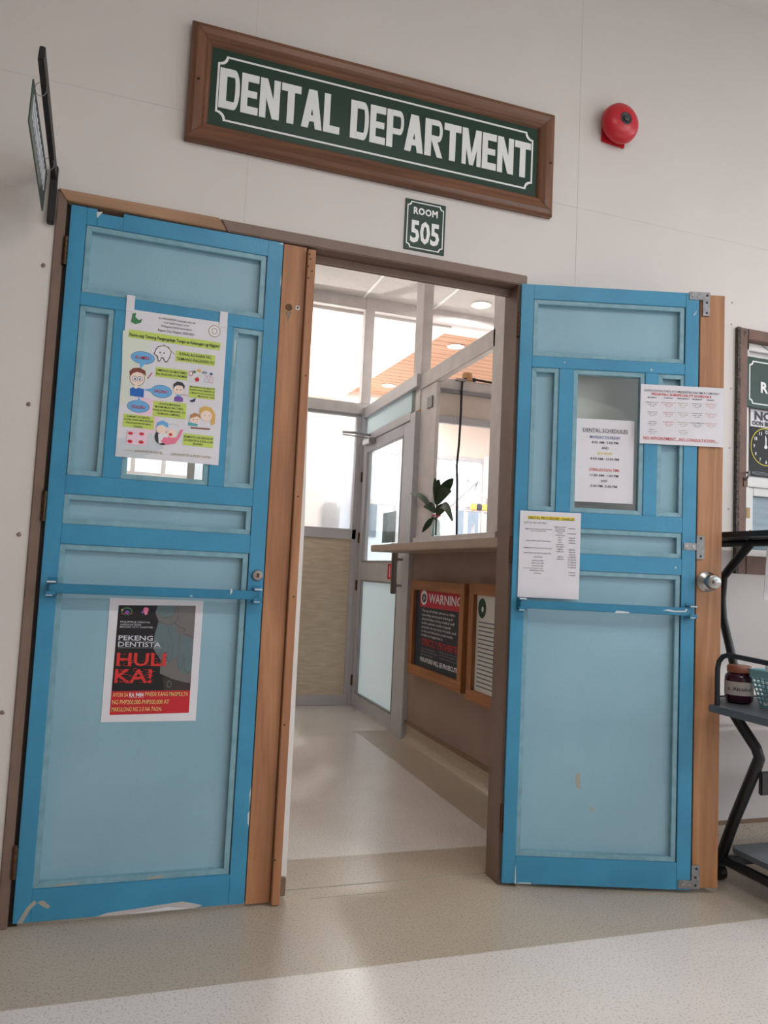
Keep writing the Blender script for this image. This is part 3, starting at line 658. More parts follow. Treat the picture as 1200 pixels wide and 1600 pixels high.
NOTICE_WARNING = [
  ('P','warn_red','panel',[(0.0989,0.5185),(0.7159,0.5238),(0.7201,0.418),(0.1082,0.4152)]),
  ('P','slate','panel',[(0.1082,0.4152),(0.7201,0.418),(0.7171,0.0697),(0.1354,0.0628)]),
  ('E',0.1693,0.4712,0.0517,0.045,'paper'),
  ('E',0.1696,0.4686,0.0378,0.0261,'ink'),
  ('L','paper',0.006,[(0.1583,0.4549),(0.1667,0.4816),(0.186,0.4615)]),
  ('T','WARNING',0.2502,0.7205,0.4463,0.0535,'paper',2),
  ('T','The use of cellular phones or video',0.1511,0.6367,0.3889,0.0148,'paper',1),
  ('T','recording devices,and sharing of',0.1511,0.6122,0.3642,0.0149,'paper',1),
  ('T','photos/videos of any medical staff',0.1542,0.6376,0.3404,0.0148,'paper',1),
  ('T','and/or patients inside hospital',0.1541,0.5836,0.3166,0.0149,'paper',1),
  ('T','premises via any form of media such',0.154,0.6629,0.2934,0.0147,'paper',1),
  ('T','as but not limited to social media,',0.1566,0.6214,0.2694,0.0147,'paper',1),
  ('T','emails or magazines is',0.1566,0.4764,0.2459,0.015,'paper',1),
  ('T','STRICTLY PROHIBITED',0.1641,0.7222,0.194,0.0386,'warn_red2',2),
  ('T','Any form of recording of these',0.1632,0.3827,0.1694,0.009,'grey',1),
  ('T','offenses will be confiscated and',0.162,0.4104,0.154,0.009,'grey',1),
  ('T','the owner fined',0.1641,0.3367,0.1358,0.009,'grey',1),
  ('T','Making of phone calls without',0.4406,0.703,0.1763,0.0085,'grey',1),
  ('T','the consent of the medical staff is',0.4422,0.7045,0.1611,0.0085,'grey',1),
  ('T','a violation of the Data Privacy Act',0.4439,0.704,0.1434,0.0085,'grey',1),
  ('T','VIOLATORS WILL BE PROSECUTED',0.145,0.724,0.0967,0.025,'paper',3),
  ('T','Hospital Order',0.3663,0.4559,0.0897,0.0043,'grey',0),
]
# ------------------------------------------------------------ the room: corridor, lobby, surgery
def struct(name, mb, m, label, cat, **k): return tag(mb.build(name, m, **k), label, cat, kind='structure')
FX0, FX1, FZ = -.040, 1.540, 2.139                # outer edge of the door frame
wx0, wx1, wz0, wz1 = 2.487, 3.30, 1.102, 2.088    # right-hand window opening
w = MB()
w.box(-2.5, FX0, 0, .1, 0, FZ).box(-2.5, wx0, 0, .1, FZ, 3.44).box(FX1, wx0, 0, .1, 0, FZ).box(wx0, wx1, 0, .1, 0, wz0).box(wx0, wx1, 0, .1, wz1, 3.44).box(wx1, 6, 0, .1, 0, 3.44)
struct('wall_front', w, 'wall_paint', 'off-white panelled corridor wall around the blue doorway', 'wall')
c = MB(); c.box(-2.6, 6.1, -4.6, .1, 3.44, 3.54)
struct('ceiling', c, 'ceiling_paint', 'white corridor ceiling above the sign wall', 'ceiling')
f = MB()
def fl(x0, x1, y0, y1, i): f.add([(x0, y0, 0), (x1, y0, 0), (x1, y1, 0), (x0, y1, 0)], [(0, 1, 2, 3)], i)
fl(-2.6, 6.1, -4.6, -.42, 0); fl(-2.6, 6.1, -.42, .35, 1); fl(-1.7, 1.71, .35, 3.37, 0); fl(1.71, 2.0, .35, 2.45, 1); fl(1.71, 2.0, 2.45, 3.37, 0); fl(2.0, 6.1, .35, 3.37, 0); fl(-1.7, 6.1, 3.37, 6.6, 0)
struct('floor', f, ['floor_light', 'floor_tan'], 'speckled vinyl floor, pale with a darker tan band along the wall', 'floor')
sl = MB(); sl.box(-.03, 1.53, .096, .1, .0, .0012)
for (x0, x1) in ((.86, 1.49),): sl.box(x0, x1, .018, .0205, .0, .0006)
struct('trim_1', sl, 'chip_tan', 'thin seam across the tan vinyl at the doorway', 'floor seam')
def wall_with_hole(name, y0, y1, x0, x1, z1, holes, m, label):   # wall along x with rectangular holes sorted by x
    mb = MB(); cx = x0
    for a, b, p, q in holes:
        mb.box(cx, a, y0, y1, 0, z1).box(a, b, y0, y1, 0, p).box(a, b, y0, y1, q, z1); cx = b
    mb.box(cx, x1, y0, y1, 0, z1); return struct(name, mb, m, label, 'wall')
wall_with_hole('wall_back', -4.6, -4.5, -2.6, 6.1, 3.44, [(2.6, 5.8, 1.0, 3.2)], 'wall_paint', 'corridor wall with a band of windows facing the doorway')
struct('wall_left', B(-2.6, -2.5, -4.6, .1, 0, 3.44), 'wall_paint', 'off-white wall at the left end of the corridor', 'wall')
e = MB(); e.box(6, 6.1, -4.6, -4.1, 0, 3.44).box(6, 6.1, -4.1, -.6, 0, .8).box(6, 6.1, -4.1, -.6, 3.3, 3.44).box(6, 6.1, -.6, .1, 0, 3.44)
struct('wall_right', e, 'wall_paint', 'off-white wall at the right end of the corridor with a window', 'wall')
struct('wall_lobby_left', B(-1.7, -1.6, .1, 6.6, 0, 3.3), 'room_paint', 'cream wall at the left of the lobby', 'wall')
wall_with_hole('wall_far', 6.5, 6.6, -1.6, 5.2, 3.3, [(-.1, 1.4, .95, 2.65), (2.45, 4.53, .9, 2.56)], 'room_paint', 'cream far wall of the surgery with two windows')
e = MB(); e.box(5.2, 5.3, .1, 1.1, 0, 3.3).box(5.2, 5.3, 1.1, 6.3, 0, .6).box(5.2, 5.3, 1.1, 6.3, 3.1, 3.3).box(5.2, 5.3, 6.3, 6.6, 0, 3.3)
struct('wall_surgery_right', e, 'room_paint', 'cream right wall of the surgery with an added window', 'wall')
for x_ in (1.3, 3.9):  # ceiling fixtures out of view, added to brighten the corridor floor
    t_ = thing('added_corridor_light', 'added unseen ceiling light over the corridor, %s' % ('left one' if x_ < 2 else 'right one'), 'ceiling light', (x_, -2.7, 3.44))
    B(-.62, .62, -.16, .16, -.05, 0).build('housing', 'sash_white', t_, bevel=.004); B(-.58, .58, -.12, .12, -.056, -.05).build('diffuser', 'lamp_glow', t_)
    lamp('added_corridor_lamp', (x_, -2.7, 3.37), 19 if x_ < 2 else 38, (1.2, .25), color=(1, .99, .985))
# wall battens / joints
for i, (x0, x1, z0, z1) in enumerate([(.5135, .5155, 2.139, 3.44), (1.741, 1.7425, 2.139, 3.44), (-2.5, .5135, 2.4685, 2.470), (1.62, 6, 2.4385, 2.440)]):
    struct('trim_%d' % (i+2), B(x0, x1, -.0006, 0, z0, z1), 'wall_joint', 'hairline joint between wall panels, ' + ['above the left door', 'left of the fire bell', 'level with the projecting sign', 'below the fire bell'][i], 'wall joint')
# vinyl upstand with brown trim
def cove(name, x0, x1, label):
    mb = MB(); r = .045; pts = [(0, 0), (-r, 0)]+[(-r+r*math.sin(t), r-r*math.cos(t)) for t in [k*PI/12 for k in range(7)]]+[(-.003, .147), (0, .147)]
    n = len(pts); vs = [(x0, y, z) for y, z in pts]+[(x1, y, z) for y, z in pts]
    mb.add(vs, [tuple(range(n)), tuple(range(2*n-1, n-1, -1))]+[(i, i+n, (i+1) % n+n, (i+1) % n) for i in range(n)])
    o = struct(name, mb, 'floor_tan', label, 'baseboard')
    B(x0, x1, -.012, 0, .147, .161).build('cap_trim', 'trim_brown', o, bevel=.003)
cove('baseboard_right', 1.56, 6, 'tan vinyl upstand with brown cap trim right of the doors')
cove('baseboard_left', -2.5, -.042, 'tan vinyl upstand with brown cap trim left of the doors')
# ------------------------------------------------------------ door frame
fr = thing('door_frame', 'taupe painted timber frame of the double doorway', 'door frame', (0, 0, 0), kind='structure')
B(FX0, -.012, -.006, .095, 0, 2.139).build('jamb', 'frame_taupe', fr, bevel=.003)
B(1.505, FX1, -.004, .095, 0, 2.10).build('jamb', 'frame_taupe', fr, bevel=.003)
MB().prism_y([(.440, 2.139), (.463, 2.102), (1.54, 2.102), (1.54, 2.1395)], -.006, .095).build('head', 'frame_taupe', fr, bevel=.003)
MB().prism_y([(-.038, 2.139), (-.012, 2.106), (.460, 2.102), (.436, 2.139)], -.010, .09).build('head_patch', 'raw_header', fr, bevel=.002)['label'] = 'bare brown timber piece of the frame head'
B(-.004, 1.505, .05, .066, 2.075, 2.10).build('stop', 'frame_taupe', fr)
B(-.0125, .010, .014, .06, 0, 2.10).build('rebate_shade', 'frame_dark', fr)  # dark strip painted in as the shade in the gap beside the leaf
# ------------------------------------------------------------ leaves
OPEN = [(.047, .594, 1.838, 2.046), (.047, .145, 1.284, 1.797), (.197, .455, 1.284, 1.797), (.503, .600, 1.284, 1.797), (.045, .596, 1.139, 1.228), (.044, .594, .102, 1.080)]
def leaf(name, label, strip_mat, loc, rz, opened):
    t = thing(name, label, 'door', loc, rz, kind='structure')
    D = .036; s = MB(); xl, xr = .0, .646
    s.box(xl, .0455, 0, D, .012, 2.10); s.box(.597, xr, 0, D, .012, 2.10)
    if opened: s.box(.0455, .597, 0, D, 2.046, 2.10)
    else: s.box(.0455, .075, 0, D, 2.046, 2.10).box(.075, .150, 0, D, 2.046, 2.088).box(.150, .597, 0, D, 2.046, 2.10)
    for z0, z1 in ((.012, .102), (1.08, 1.139), (1.228, 1.284), (1.797, 1.838)): s.box(.0455, .597, 0, D, z0, z1)
    s.box(.145, .197, 0, D, 1.284, 1.797).box(.455, .503, 0, D, 1.284, 1.797)
    s.build('stile_frame', 'blue_stile', t, bevel=.0014)
    for i, (a, b, p, q) in enumerate(OPEN):
        bw = .0165; y0, y1 = .0035, .026
        m = MB(); m.prism_y([(a, p), (a+bw, p+bw), (a+bw, q-bw), (a, q)], y0, y1); m.prism_y([(b, p), (b-bw, p+bw), (b-bw, q-bw), (b, q)], y0, y1)
        m.prism_y([(a, p), (b, p), (b-bw, p+bw), (a+bw, p+bw)], y0, y1); m.prism_y([(a, q), (b, q), (b-bw, q-bw), (a+bw, q-bw)], y0, y1)
        m.build('bead', 'blue_bead', t, bevel=.0012)
        if i == 2:
            B(a+.002, b-.002, .0235, .0275, p+.002, q-.002).build('glass_pane', 'clear_glass', t)
        else: B(a-.001, b+.001, .0225, .030, p-.001, q+.001).build('panel', 'blue_panel', t)
    # wooden extension strip
    if opened: MB().box(.652, .741, .004, D, .020, 2.098).build('extension_strip', strip_mat, t, bevel=.0015)['label'] = 'varnished plywood strip along the free edge'
    else: B(.649, .7245, .001, D, .008, 2.098).build('extension_strip', strip_mat, t, bevel=.0012)['label'] = 'bare pine strip along the meeting edge'
    # cross bar with end brackets
    zc = .951 if not opened else .955
    B(.026, .622, -.034, -.022, zc-.014, zc+.014).build('cross_bar', 'blue_bar', t, bevel=.002)
    for x in (.020, .612):
        br = MB(); br.box(x, x+.026, -.002, 0, zc-.03, zc+.03).box(x, x+.026, -.042, 0, zc-.021, zc-.018).box(x, x+.026, -.042, 0, zc+.018, zc+.021)
        br.box(x, x+.026, -.042, -.039, zc-.021, zc-.008)
        br.build('bar_bracket', 'blue_bar', t, bevel=.0008)
        MB().box(x+.001, x+.025, -.0430, -.0425, zc+.0165, zc+.0212).box(x+.001, x+.019, -.0430, -.0425, zc-.0212, zc-.0185).build('paint_chip', 'chip_white', t)
    return t
def chip(t, pts, m='chip_white', y=-.0004, yy=0):
    MB().prism_y(pts, y+yy, yy+.0002).build('paint_chip', m, t)
def hinge(t, x, y, z, m='brass', rz=0, leafw=True):
    h = MB().tube([(x, y, z-.042), (x, y, z+.042)], .0055, 12)
    for k in range(5): h.lathe([(.0066, z-.042+k*.0185), (.0066, z-.0300+k*.0185)], c=(x, y, 0), n=12)
    h.lathe([(.004, z+.042), (.006, z+.046), (.002, z+.050)], c=(x, y, 0), n=10)
    if leafw: h.box(x-.0, x+.022, y+.003, y+.006, z-.04, z+.04)
    return h.build('hinge', m, t, smooth=True)
d1 = leaf('door_1', 'closed light-blue panelled door leaf on the left with two posters', 'door_strip', (0, 0, 0), 0, False)
for z, m in ((1.95, 'brass'), (1.185, 'brass'), (.18, 'hinge_dark')): hinge(d1, -.006, -.008, z, m, leafw=False)
B(.7265, .753, -.016, .034, .004, 2.088).build('astragal', 'astragal_wood', d1, bevel=.002)['label'] = 'narrow pine cover strip on the meeting edge'
MB().prism_y([(.752, .07), (.781, .07), (.7755, 1.2), (.752, 2.07)], .036, .05).build('edge_batten', 'sash_white', d1)['label'] = 'rough white painted edge'
B(.752, .780, .036, .056, .008, .062).build('foot_block', 'frame_taupe', d1, bevel=.002)
# knots and screw holes, lock
kn = MB(); kn.lathe([(.012, 0), (.0115, .0004)], '-y', (.676, .0008, 1.888), 20); kn.build('knot', 'hinge_dark', d1)
MB().prism_y([(.664, 1.874), (.686, 1.874), (.676, 1.838)], .0004, .0014).build('knot', 'trim_brown', d1)
B(.699, .711, -.0006, .001, 1.884, 1.897).build('sticker', 'sign_white', d1)
MB().lathe([(.0042, 0), (.0040, .0004)], '-y', (.705, -.0006, 1.891), 14).build('sticker_mark', 'leaf', d1)
nl = MB()
for x, z in ((.731, 2.07), (.735, 2.055), (.729, 2.03), (.742, 2.015), (.732, 1.99), (.741, 1.665), (.738, 1.27), (.742, .95), (.736, .55), (.731, .14)): nl.lathe([(.0028, 0), (.002, .0006)], '-y', (x, -.0161, z), 10)
nl.build('nail_head', 'frame_dark', d1)
lk = MB().lathe([(.0175, 0), (.0175, .006), (.0155, .009), (.012, .0095)], '-y', (.626, 0, 1.013), 28).build('lock_cylinder', 'steel', d1, smooth=True)
B(.622, .630, -.0112, -.009, 1.006, 1.019).build('keyhole', 'hinge_dark', lk)
chip(d1, [(.012, .012), (.035, .055), (.052, .072), (.060, .064), (.044, .048), (.026, .012)], 'chip_tan')
chip(d1, [(.060, .066), (.076, .070), (.096, .052), (.090, .046), (.074, .054)], 'chip_tan')
chip(d1, [(.22, .012), (.25, .020), (.32, .024), (.40, .030), (.46, .034), (.50, .024), (.52, .018), (.50, .012)], 'dust_grey')
chip(d1, [(.30, .012), (.36, .016), (.42, .022), (.48, .012)], 'paper_plain', yy=-.0003)
for p in ([(.6445, 1.99), (.646, 1.99), (.646, 1.95), (.643, 1.965)], [(.640, .28), (.646, .29), (.646, .24), (.642, .25)], [(.63, 2.094), (.646, 2.099), (.646, 2.092)], [(.642, .34), (.646, .36), (.646, .30)]): chip(d1, p)
chip(d1, [(.510, 1.757), (.513, 1.757), (.513, 1.70), (.511, 1.66)], yy=.0036)
chip(d1, [(.54, .966), (.546, .969), (.547, .958), (.541, .950)], yy=-.034)
chip(d1, [(.42, .943), (.425, .945), (.43, .942), (.425, .939)], yy=-.034); chip(d1, [(.072, 2.09), (.09, 2.094), (.075, 2.072)], 'chip_white')
chip(d1, [(.10, .1035), (.16, .106), (.17, .111), (.11, .109)], 'chip_tan', yy=.0034); chip(d1, [(.35, .104), (.40, .106), (.40, .113), (.36, .110)], 'chip_tan', yy=.0034)

d2 = leaf('door_2', 'light-blue panelled door leaf swung open on the right with three paper notices', 'door_strip_open', (LX, LY, 0), LA, True)
for z in (1.95, 1.14, .22): hinge(d2, -.004, .012, z, 'hinge_dark')
def bracket(t, pts_list, holes):
    m = MB()
    for b in pts_list: m.box(b[0], b[1], -.003, 0, b[2], b[3])
    o = m.build('joining_plate', 'bracket_steel', t, bevel=.0008)
    s1 = MB(); s2 = MB()
    for x, z, k in holes: (s1 if k else s2).lathe([(.0045, .0028), (.0042, .0044 if k else .0034)], '-y', (x, 0, z), 12)
    s1.build('screw', 'steel', o); s2.build('screw_hole', 'frame_dark', o)
bracket(d2, [(.608, .6835, 2.075, 2.1045), (.6575, .6835, 2.017, 2.075)], [(.619, 2.090, 1), (.640, 2.088, 1), (.673, 2.092, 0), (.672, 2.066, 0), (.672, 2.028, 0)])
bracket(d2, [(.602, .648, 1.170, 1.195), (.648, .676, 1.140, 1.222)], [(.612, 1.183, 1), (.637, 1.183, 1), (.663, 1.213, 0), (.663, 1.150, 0)])
bracket(d2, [(.603, .657, .018, .046), (.648, .677, .018, .096)], [(.617, .032, 1), (.640, .032, 1), (.662, .030, 0), (.662, .056, 0), (.664, .085, 0)])
kb = MB().lathe([(.0, .0), (.036, .0), (.036, .004), (.026, .010), (.013, .014), (.0125, .026), (.022, .032), (.0265, .044), (.0265, .056), (.023, .063), (.016, .066), (.009, .066)], '-y', (.688, .004, 1.062), 36).build('knob', 'steel', d2, smooth=True)
MB().lathe([(.009, 0), (.009, .008), (.006, .010)], '-y', (.688, -.061, 1.062), 20).build('thumb_turn', 'steel', kb, smooth=True)
chip(d2, [(.250, .378), (.258, .383), (.266, .376), (.264, .360), (.268, .352), (.264, .338), (.272, .330), (.262, .326), (.252, .334), (.248, .350)], 'chip_tan', yy=.0225)
chip(d2, [(.302, .272), (.310, .266), (.318, .262), (.308, .252), (.303, .258)], 'chip_tan', yy=.0225)
chip(d2, [(.044, .012), (.049, .012), (.047, .066), (.0455, .075)]); chip(d2, [(.05, .0125), (.10, .0125), (.10, .017), (.06, .016)])
chip(d2, [(.352, .9395), (.40, .940), (.405, .945), (.36, .948)], yy=-.034); chip(d2, [(.52, .956), (.56, .952), (.60, .954), (.606, .962), (.602, .966), (.596, .958), (.56, .957), (.54, .961)], yy=-.034)
chip(d2, [(.16, 1.818), (.165, 1.818), (.165, 1.822), (.16, 1.822)]); chip(d2, [(.473, 1.806), (.479, 1.806), (.479, 1.812), (.473, 1.812)]); chip(d2, [(.573, 1.103), (.579, 1.103), (.579, 1.109), (.573, 1.109)])
chip(d2, [(.626, 2.02), (.636, 2.035), (.637, 2.033), (.628, 2.016)])

# ------------------------------------------------------------ main sign
def notched(x0, x1, z0, z1, r, n=6):
    p = []
    for cx, cz, a0 in ((x1, z1, PI), (x0, z1, 2*PI), (x0, z0, PI/2), (x1, z0, PI)):
        pass
    def arc(cx, cz, a, b): return [(cx+r*math.cos(a+(b-a)*k/n), cz+r*math.sin(a+(b-a)*k/n)) for k in range(n+1)]
    p += arc(x0, z0, PI/2, 0); p += arc(x1, z0, PI, PI/2); p += arc(x1, z1, 1.5*PI, PI); p += arc(x0, z1, 2*PI, 1.5*PI)
    return p
def border(fl_, x0, x1, z0, z1, r, w, col):
    a = notched(x0, x1, z0, z1, r); b = notched(x0+w, x1-w, z0+w, z1-w, r)
    n = len(a)
    for i in range(n): j = (i+1) % n; fl_.poly([a[i], a[j], b[j], b[i]], col, 'border_line')
def block_glyph(ch):   # heavy condensed capitals in a 1 x 1 cell
    W = .33; H = .19
    R = lambda a, b, c, d: [(a, c), (b, c), (b, d), (a, d)]
    def bowl(x0, x1, z0, z1, wx, wz, n=7):    # solid D shape ring from stem
        out = []; cx = x1-.42*(x1-x0) if (z1-z0) > .7 else x1-.34*(x1-x0); ro = (x1-cx, (z1-z0)/2); ri = (x1-wx-cx, (z1-z0)/2-wz); cz = (z0+z1)/2
        if ri[0] < .03: ri = (.06, ri[1])
        o = [(cx+ro[0]*math.sin(PI*k/(2*n)), cz+ro[1]*math.cos(PI*k/(2*n))) for k in range(2*n+1)]
        i_ = [(cx+ri[0]*math.sin(PI*k/(2*n)), cz+ri[1]*math.cos(PI*k/(2*n))) for k in range(2*n+1)]
        for k in range(2*n): out.append([o[k], o[k+1], i_[k+1], i_[k]])
        out += [R(x0, cx, z1-wz, z1), R(x0, cx, z0, z0+wz)]; return out
    g = {'E': [R(0, W+.05, 0, 1), R(W, 1, 0, H), R(W, .92, .415, .585), R(W, 1, 1-H, 1)],
         'L': [R(0, W+.05, 0, 1), R(W, 1, 0, H)],
         'T': [R(0, 1, 1-H, 1), R(.32, .68, 0, 1-H)],
         'N': [R(0, .32, 0, 1), R(.68, 1, 0, 1), [(0, 1), (.35, 1), (1, 0), (.65, 0)]],
         'M': [R(0, .22, 0, 1), R(.78, 1, 0, 1), [(0, 1), (.29, 1), (.60, 0), (.40, 0)], [(.71, 1), (1, 1), (.60, 0), (.40, 0)]],
         'A': [[(0, 0), (.33, 0), (.66, 1), (.30, 1)], [(1, 0), (.67, 0), (.34, 1), (.70, 1)], R(.22, .78, .18, .34)],
         'D': [R(0, W+.03, 0, 1)]+bowl(W, 1, 0, 1, .34, .19),
         'P': [R(0, W+.03, 0, 1)]+bowl(W, 1, .36, 1, .29, .155),
         'R': [R(0, W+.03, 0, 1)]+bowl(W, .97, .42, 1, .29, .15)+[[(.36, .44), (.66, .46), (1, 0), (.69, 0)]]}
    return g[ch]
sg = thing('department_sign', 'green DENTAL DEPARTMENT sign in a wide brown wooden frame above the doors', 'sign', (.968, 0, 2.566))
sx0, sx1, sz0, sz1 = -.657, .656, -.197, .195; fw = .067
def frame_rail(pts_in, pts_out, horizontal, nm, m):   # moulded profile along a mitred rail
    prof = [(0, 0), (0, -.020), (.10, -.030), (.30, -.034), (.55, -.030), (.72, -.024), (.80, -.027), (.92, -.022), (1, -.014), (1, 0)]
    vs = []
    for end in (0, 1):
        for t, y in prof:
            a, b = pts_out[end], pts_in[end]; vs.append((a[0]+(b[0]-a[0])*t, y, a[1]+(b[1]-a[1])*t))
    n = len(prof)
    MB().add(vs, [tuple(range(n)), tuple(range(2*n-1, n-1, -1))]+[(i, i+n, (i+1) % n+n, (i+1) % n) for i in range(n)]).build(nm, m, sg, bevel=.0015)
o_ = [(sx0, sz0), (sx1, sz0), (sx1, sz1), (sx0, sz1)]; i_ = [(sx0+fw, sz0+fw), (sx1-fw, sz0+fw), (sx1-fw, sz1-fw), (sx0+fw, sz1-fw)]
for k in range(4):
    frame_rail([i_[k], i_[(k+1) % 4]], [o_[k], o_[(k+1) % 4]], k % 2 == 0, 'frame_rail', 'sign_wood' if k % 2 == 0 else 'sign_wood_end')
B(sx0+fw-.004, sx1-fw+.004, -.014, 0, sz0+fw-.004, sz1-fw+.004).build('board', 'sign_green', sg)
fl_ = Flat(y=-.0146)
border(fl_, sx0+.088, sx1-.084, sz0+.087, sz1-.087, .026, .0065, 'white'); fl_.build(sg)
def letters(word, xs, z0, h, parent):
    for (ch, x0, x1) in zip(word, xs[0::2], xs[1::2]):
        m = MB()
        for q_, p in enumerate(block_glyph(ch)): m.prism_y([(x0+(x1-x0)*a, z0+h*b) for a, b in p], -.0165-q_*.00006, -.0145)
        m.build('letter', 'sign_white', parent)
LXS = []
for word, a, b, wd in (('DENTAL', -.5605, -0.1597, {}), ('DEPARTMENT', -0.1231, .562, {})):
    ww = {'D': 1.0, 'E': .86, 'N': 1.0, 'T': 1.0, 'A': 1.08, 'L': .86, 'P': .95, 'R': 1.05, 'M': 1.15}
    tot = sum(ww[c_] for c_ in word)+.07*(len(word)-1); u = (b-a)/tot; x = a; xs = []
    for c_ in word: xs += [x, x+ww[c_]*u]; x += (ww[c_]+.07)*u
    letters(word, xs, -.068, .134, sg)
for x, z in ((sx0+.03, .0), (sx1-.02, .0)): MB().lathe([(.005, 0), (.004, .0022)], '-y', (x, -.033, z), 12).build('screw', 'brass', sg)
# room number
rs = thing('room_number_sign', 'small green ROOM 505 plate above the doorway', 'sign', (1.135, 0, 2.246))
B(-.075, .0755, -.004, 0, -.0905, .0905).build('plate', 'sign_green', rs, bevel=.001)
fl_ = Flat(y=-.0042); border(fl_, -.068, .0685, -.083, .083, .013, .0035, 'white')
fl_.text('ROOM', -.045, .045, .040, .024, 'white', 4); fl_.text('505', -.054, .054, -.060, .078, 'white', 3); fl_.build(rs)
# fire bell
fb = thing('fire_bell', 'round red fire alarm bell high on the wall', 'fire bell', (1.895, 0, 2.785))
MB().prism_y([(-.060, -.066), (.042, -.074), (.050, .05), (-.055, .056)], -.010, 0).build('back_plate', 'bell_red', fb, bevel=.003)
B(-.035, .035, -.028, -.008, -.045, .035).build('back_box', 'bell_red', fb, bevel=.004)
MB().lathe([(.020, .028), (.075, .026), (.0765, .030), (.076, .040), (.071, .054), (.058, .066), (.040, .073), (.0245, .075), (.0245, .072), (.0, .072)], '-y', (0, 0, 0), 48).build('gong', 'bell_red', fb, smooth=True)
hb = MB().lathe([(.024, .0722), (.024, .0745), (.021, .0765), (.015, .0745), (.012, .0745), (.012, .079), (.009, .081), (.004, .081)], '-y', (0, 0, 0), 28).build('hub', 'bell_hub', fb, smooth=True)
# projecting sign at the left
ps = thing('projecting_sign', 'thin sign plate hung from a black bracket beside the frame corner, seen edge-on', 'sign', (-.052, 0, 2.10))
B(-.010, .010, -.022, 0, -.075, .10).build('wall_bar', 'black_wood', ps, bevel=.002)
MB().add([(x, y, z) for x in (-.007, .007) for y, z in ((-.02, .055), (-.445, .155), (-.430, .200), (-.02, .096))], [(0, 1, 2, 3), (7, 6, 5, 4), (0, 4, 5, 1), (1, 5, 6, 2), (2, 6, 7, 3), (3, 7, 4, 0)]).build('arm', 'black_wood', ps, bevel=.002)
pl = MB().add([(x-.013, y, z) for x in (-.004, .0) for y, z in ((-.060, .052), (-.426, .112), (-.441, -.005), (-.082, -.072))], [(0, 1, 2, 3), (7, 6, 5, 4), (0, 4, 5, 1), (1, 5, 6, 2), (2, 6, 7, 3), (3, 7, 4, 0)]).build('plate', 'plate_green', ps)
dm = MB()
for k in range(12):
    y = -.11-k*.026; z = .0-(k*-.0042)+.005
    dm.box(-.0128, -.0122, y-.014, y, z-.030, z+.030)
dm.build('worn_lettering', 'print_silver', pl)
for y, z in ((-.36, .128), (-.10, .062)):
    MB().tube([(-.006+.014*math.cos(t), y, z+.018*math.sin(t)) for t in [k*PI/8 for k in range(17)]], .0012, 6).build('ring', 'steel', ps, smooth=True)
# wall screws
scr = [(x, z, 'screw_metal', .0065) for x, z in ((-.062, 1.899), (-.070, 1.48), (-.066, 1.10), (-.070, .596))]+[(x, z, 'screw_painted', .004) for x, z in ((2.467, 2.188), (2.465, 2.098), (2.466, 1.837), (2.463, 1.597), (2.461, 1.354), (2.452, 1.09), (2.454, .996))]
lab = ['screw in the wall left of the closed door, below the projecting sign', 'screw in the wall left of the upper door panels', 'screw in the wall just below the middle hinge of the left door', 'lowest screw in the wall left of the closed door',
 'topmost painted screw beside the right window frame', 'painted screw level with the top of the brown window frame', 'painted screw in the white wall beside the pediatric schedule top', 'painted screw beside the foot of the pediatric schedule', 'painted screw above the trolley shelf by the window frame', 'painted screw just under the lower corner of the window frame', 'lowest painted screw beside the door knob']
for (x, z, m, r), l in zip(scr, lab):
    tag(MB().lathe([(r, 0), (r, .0015), (r*.6, .0032)], '-y', (0, 0, 0), 14).build('wall_screw', m, loc=(x, 0, z)), l, 'screw', 'screws in the wall panels')
# ------------------------------------------------------------ papers on the doors
p = thing('dental_care_poster', 'colourful tooth-care infographic poster taped over the left door window', 'poster', (.178, -.001, 1.350))
paper((.305, .455), p, m='paper_plain'); F_ = Flat(y=-.0012); F_.spec(POSTER_CARE); F_.build(p)
for x, z in ((-.001, .448), (.280, .440)): B(x, x+.024, -.0022, -.0012, z, z+.050).build('tape', 'paper_plain', p)
p = thing('warning_poster', 'black and red PEKENG DENTISTA poster with handcuffed hands below the left cross bar', 'poster', (.193, .0218, .560))
paper((.274, .366), p, m='paper_plain'); F_ = Flat(y=-.0012); F_.spec(POSTER_FAKE)
hl = [it for it in POSTER_FAKE if it[0] == 'T' and it[6] == 'huli']
for it in hl:                                   # torn, glitched edges of the red capitals
    for k in range(90):
        x = it[2]+(it[3]-it[2])*random.random(); z = it[4]+it[5]*(random.random()*1.05-.05)
        F_.rect(x, x+.004+.006*random.random(), z, z+.0012, 'huli' if k % 2 else 'black', 'glitch_marks')
F_.build(p)
p = thing('dental_schedules_sheet', 'white DENTAL SCHEDULES sheet taped in the glass of the open door', 'paper notice', on_leaf(.209, 1.3245, -.0175), LA)
paper((.216, .299), p); F_ = Flat(); F_.spec(SHEET_SCHEDULE); F_.build(p)
p = thing('pediatric_schedule_sheet', 'white pediatric subspecialty schedule overlapping the bare wood edge of the open door', 'paper notice', on_leaf(.437, 1.5405, .0045), LA)
paper((.300, .214), p); F_ = Flat(); F_.spec(SHEET_SUBSPECIALTY); F_.build(p)
p = thing('procedure_charges_sheet', 'white dental procedure charges price sheet with a yellow heading above the cross bar', 'paper notice', on_leaf(.0205, .9785, .003), LA)
paper((.215, .302), p); F_ = Flat(); F_.spec(SHEET_CHARGES); F_.build(p)

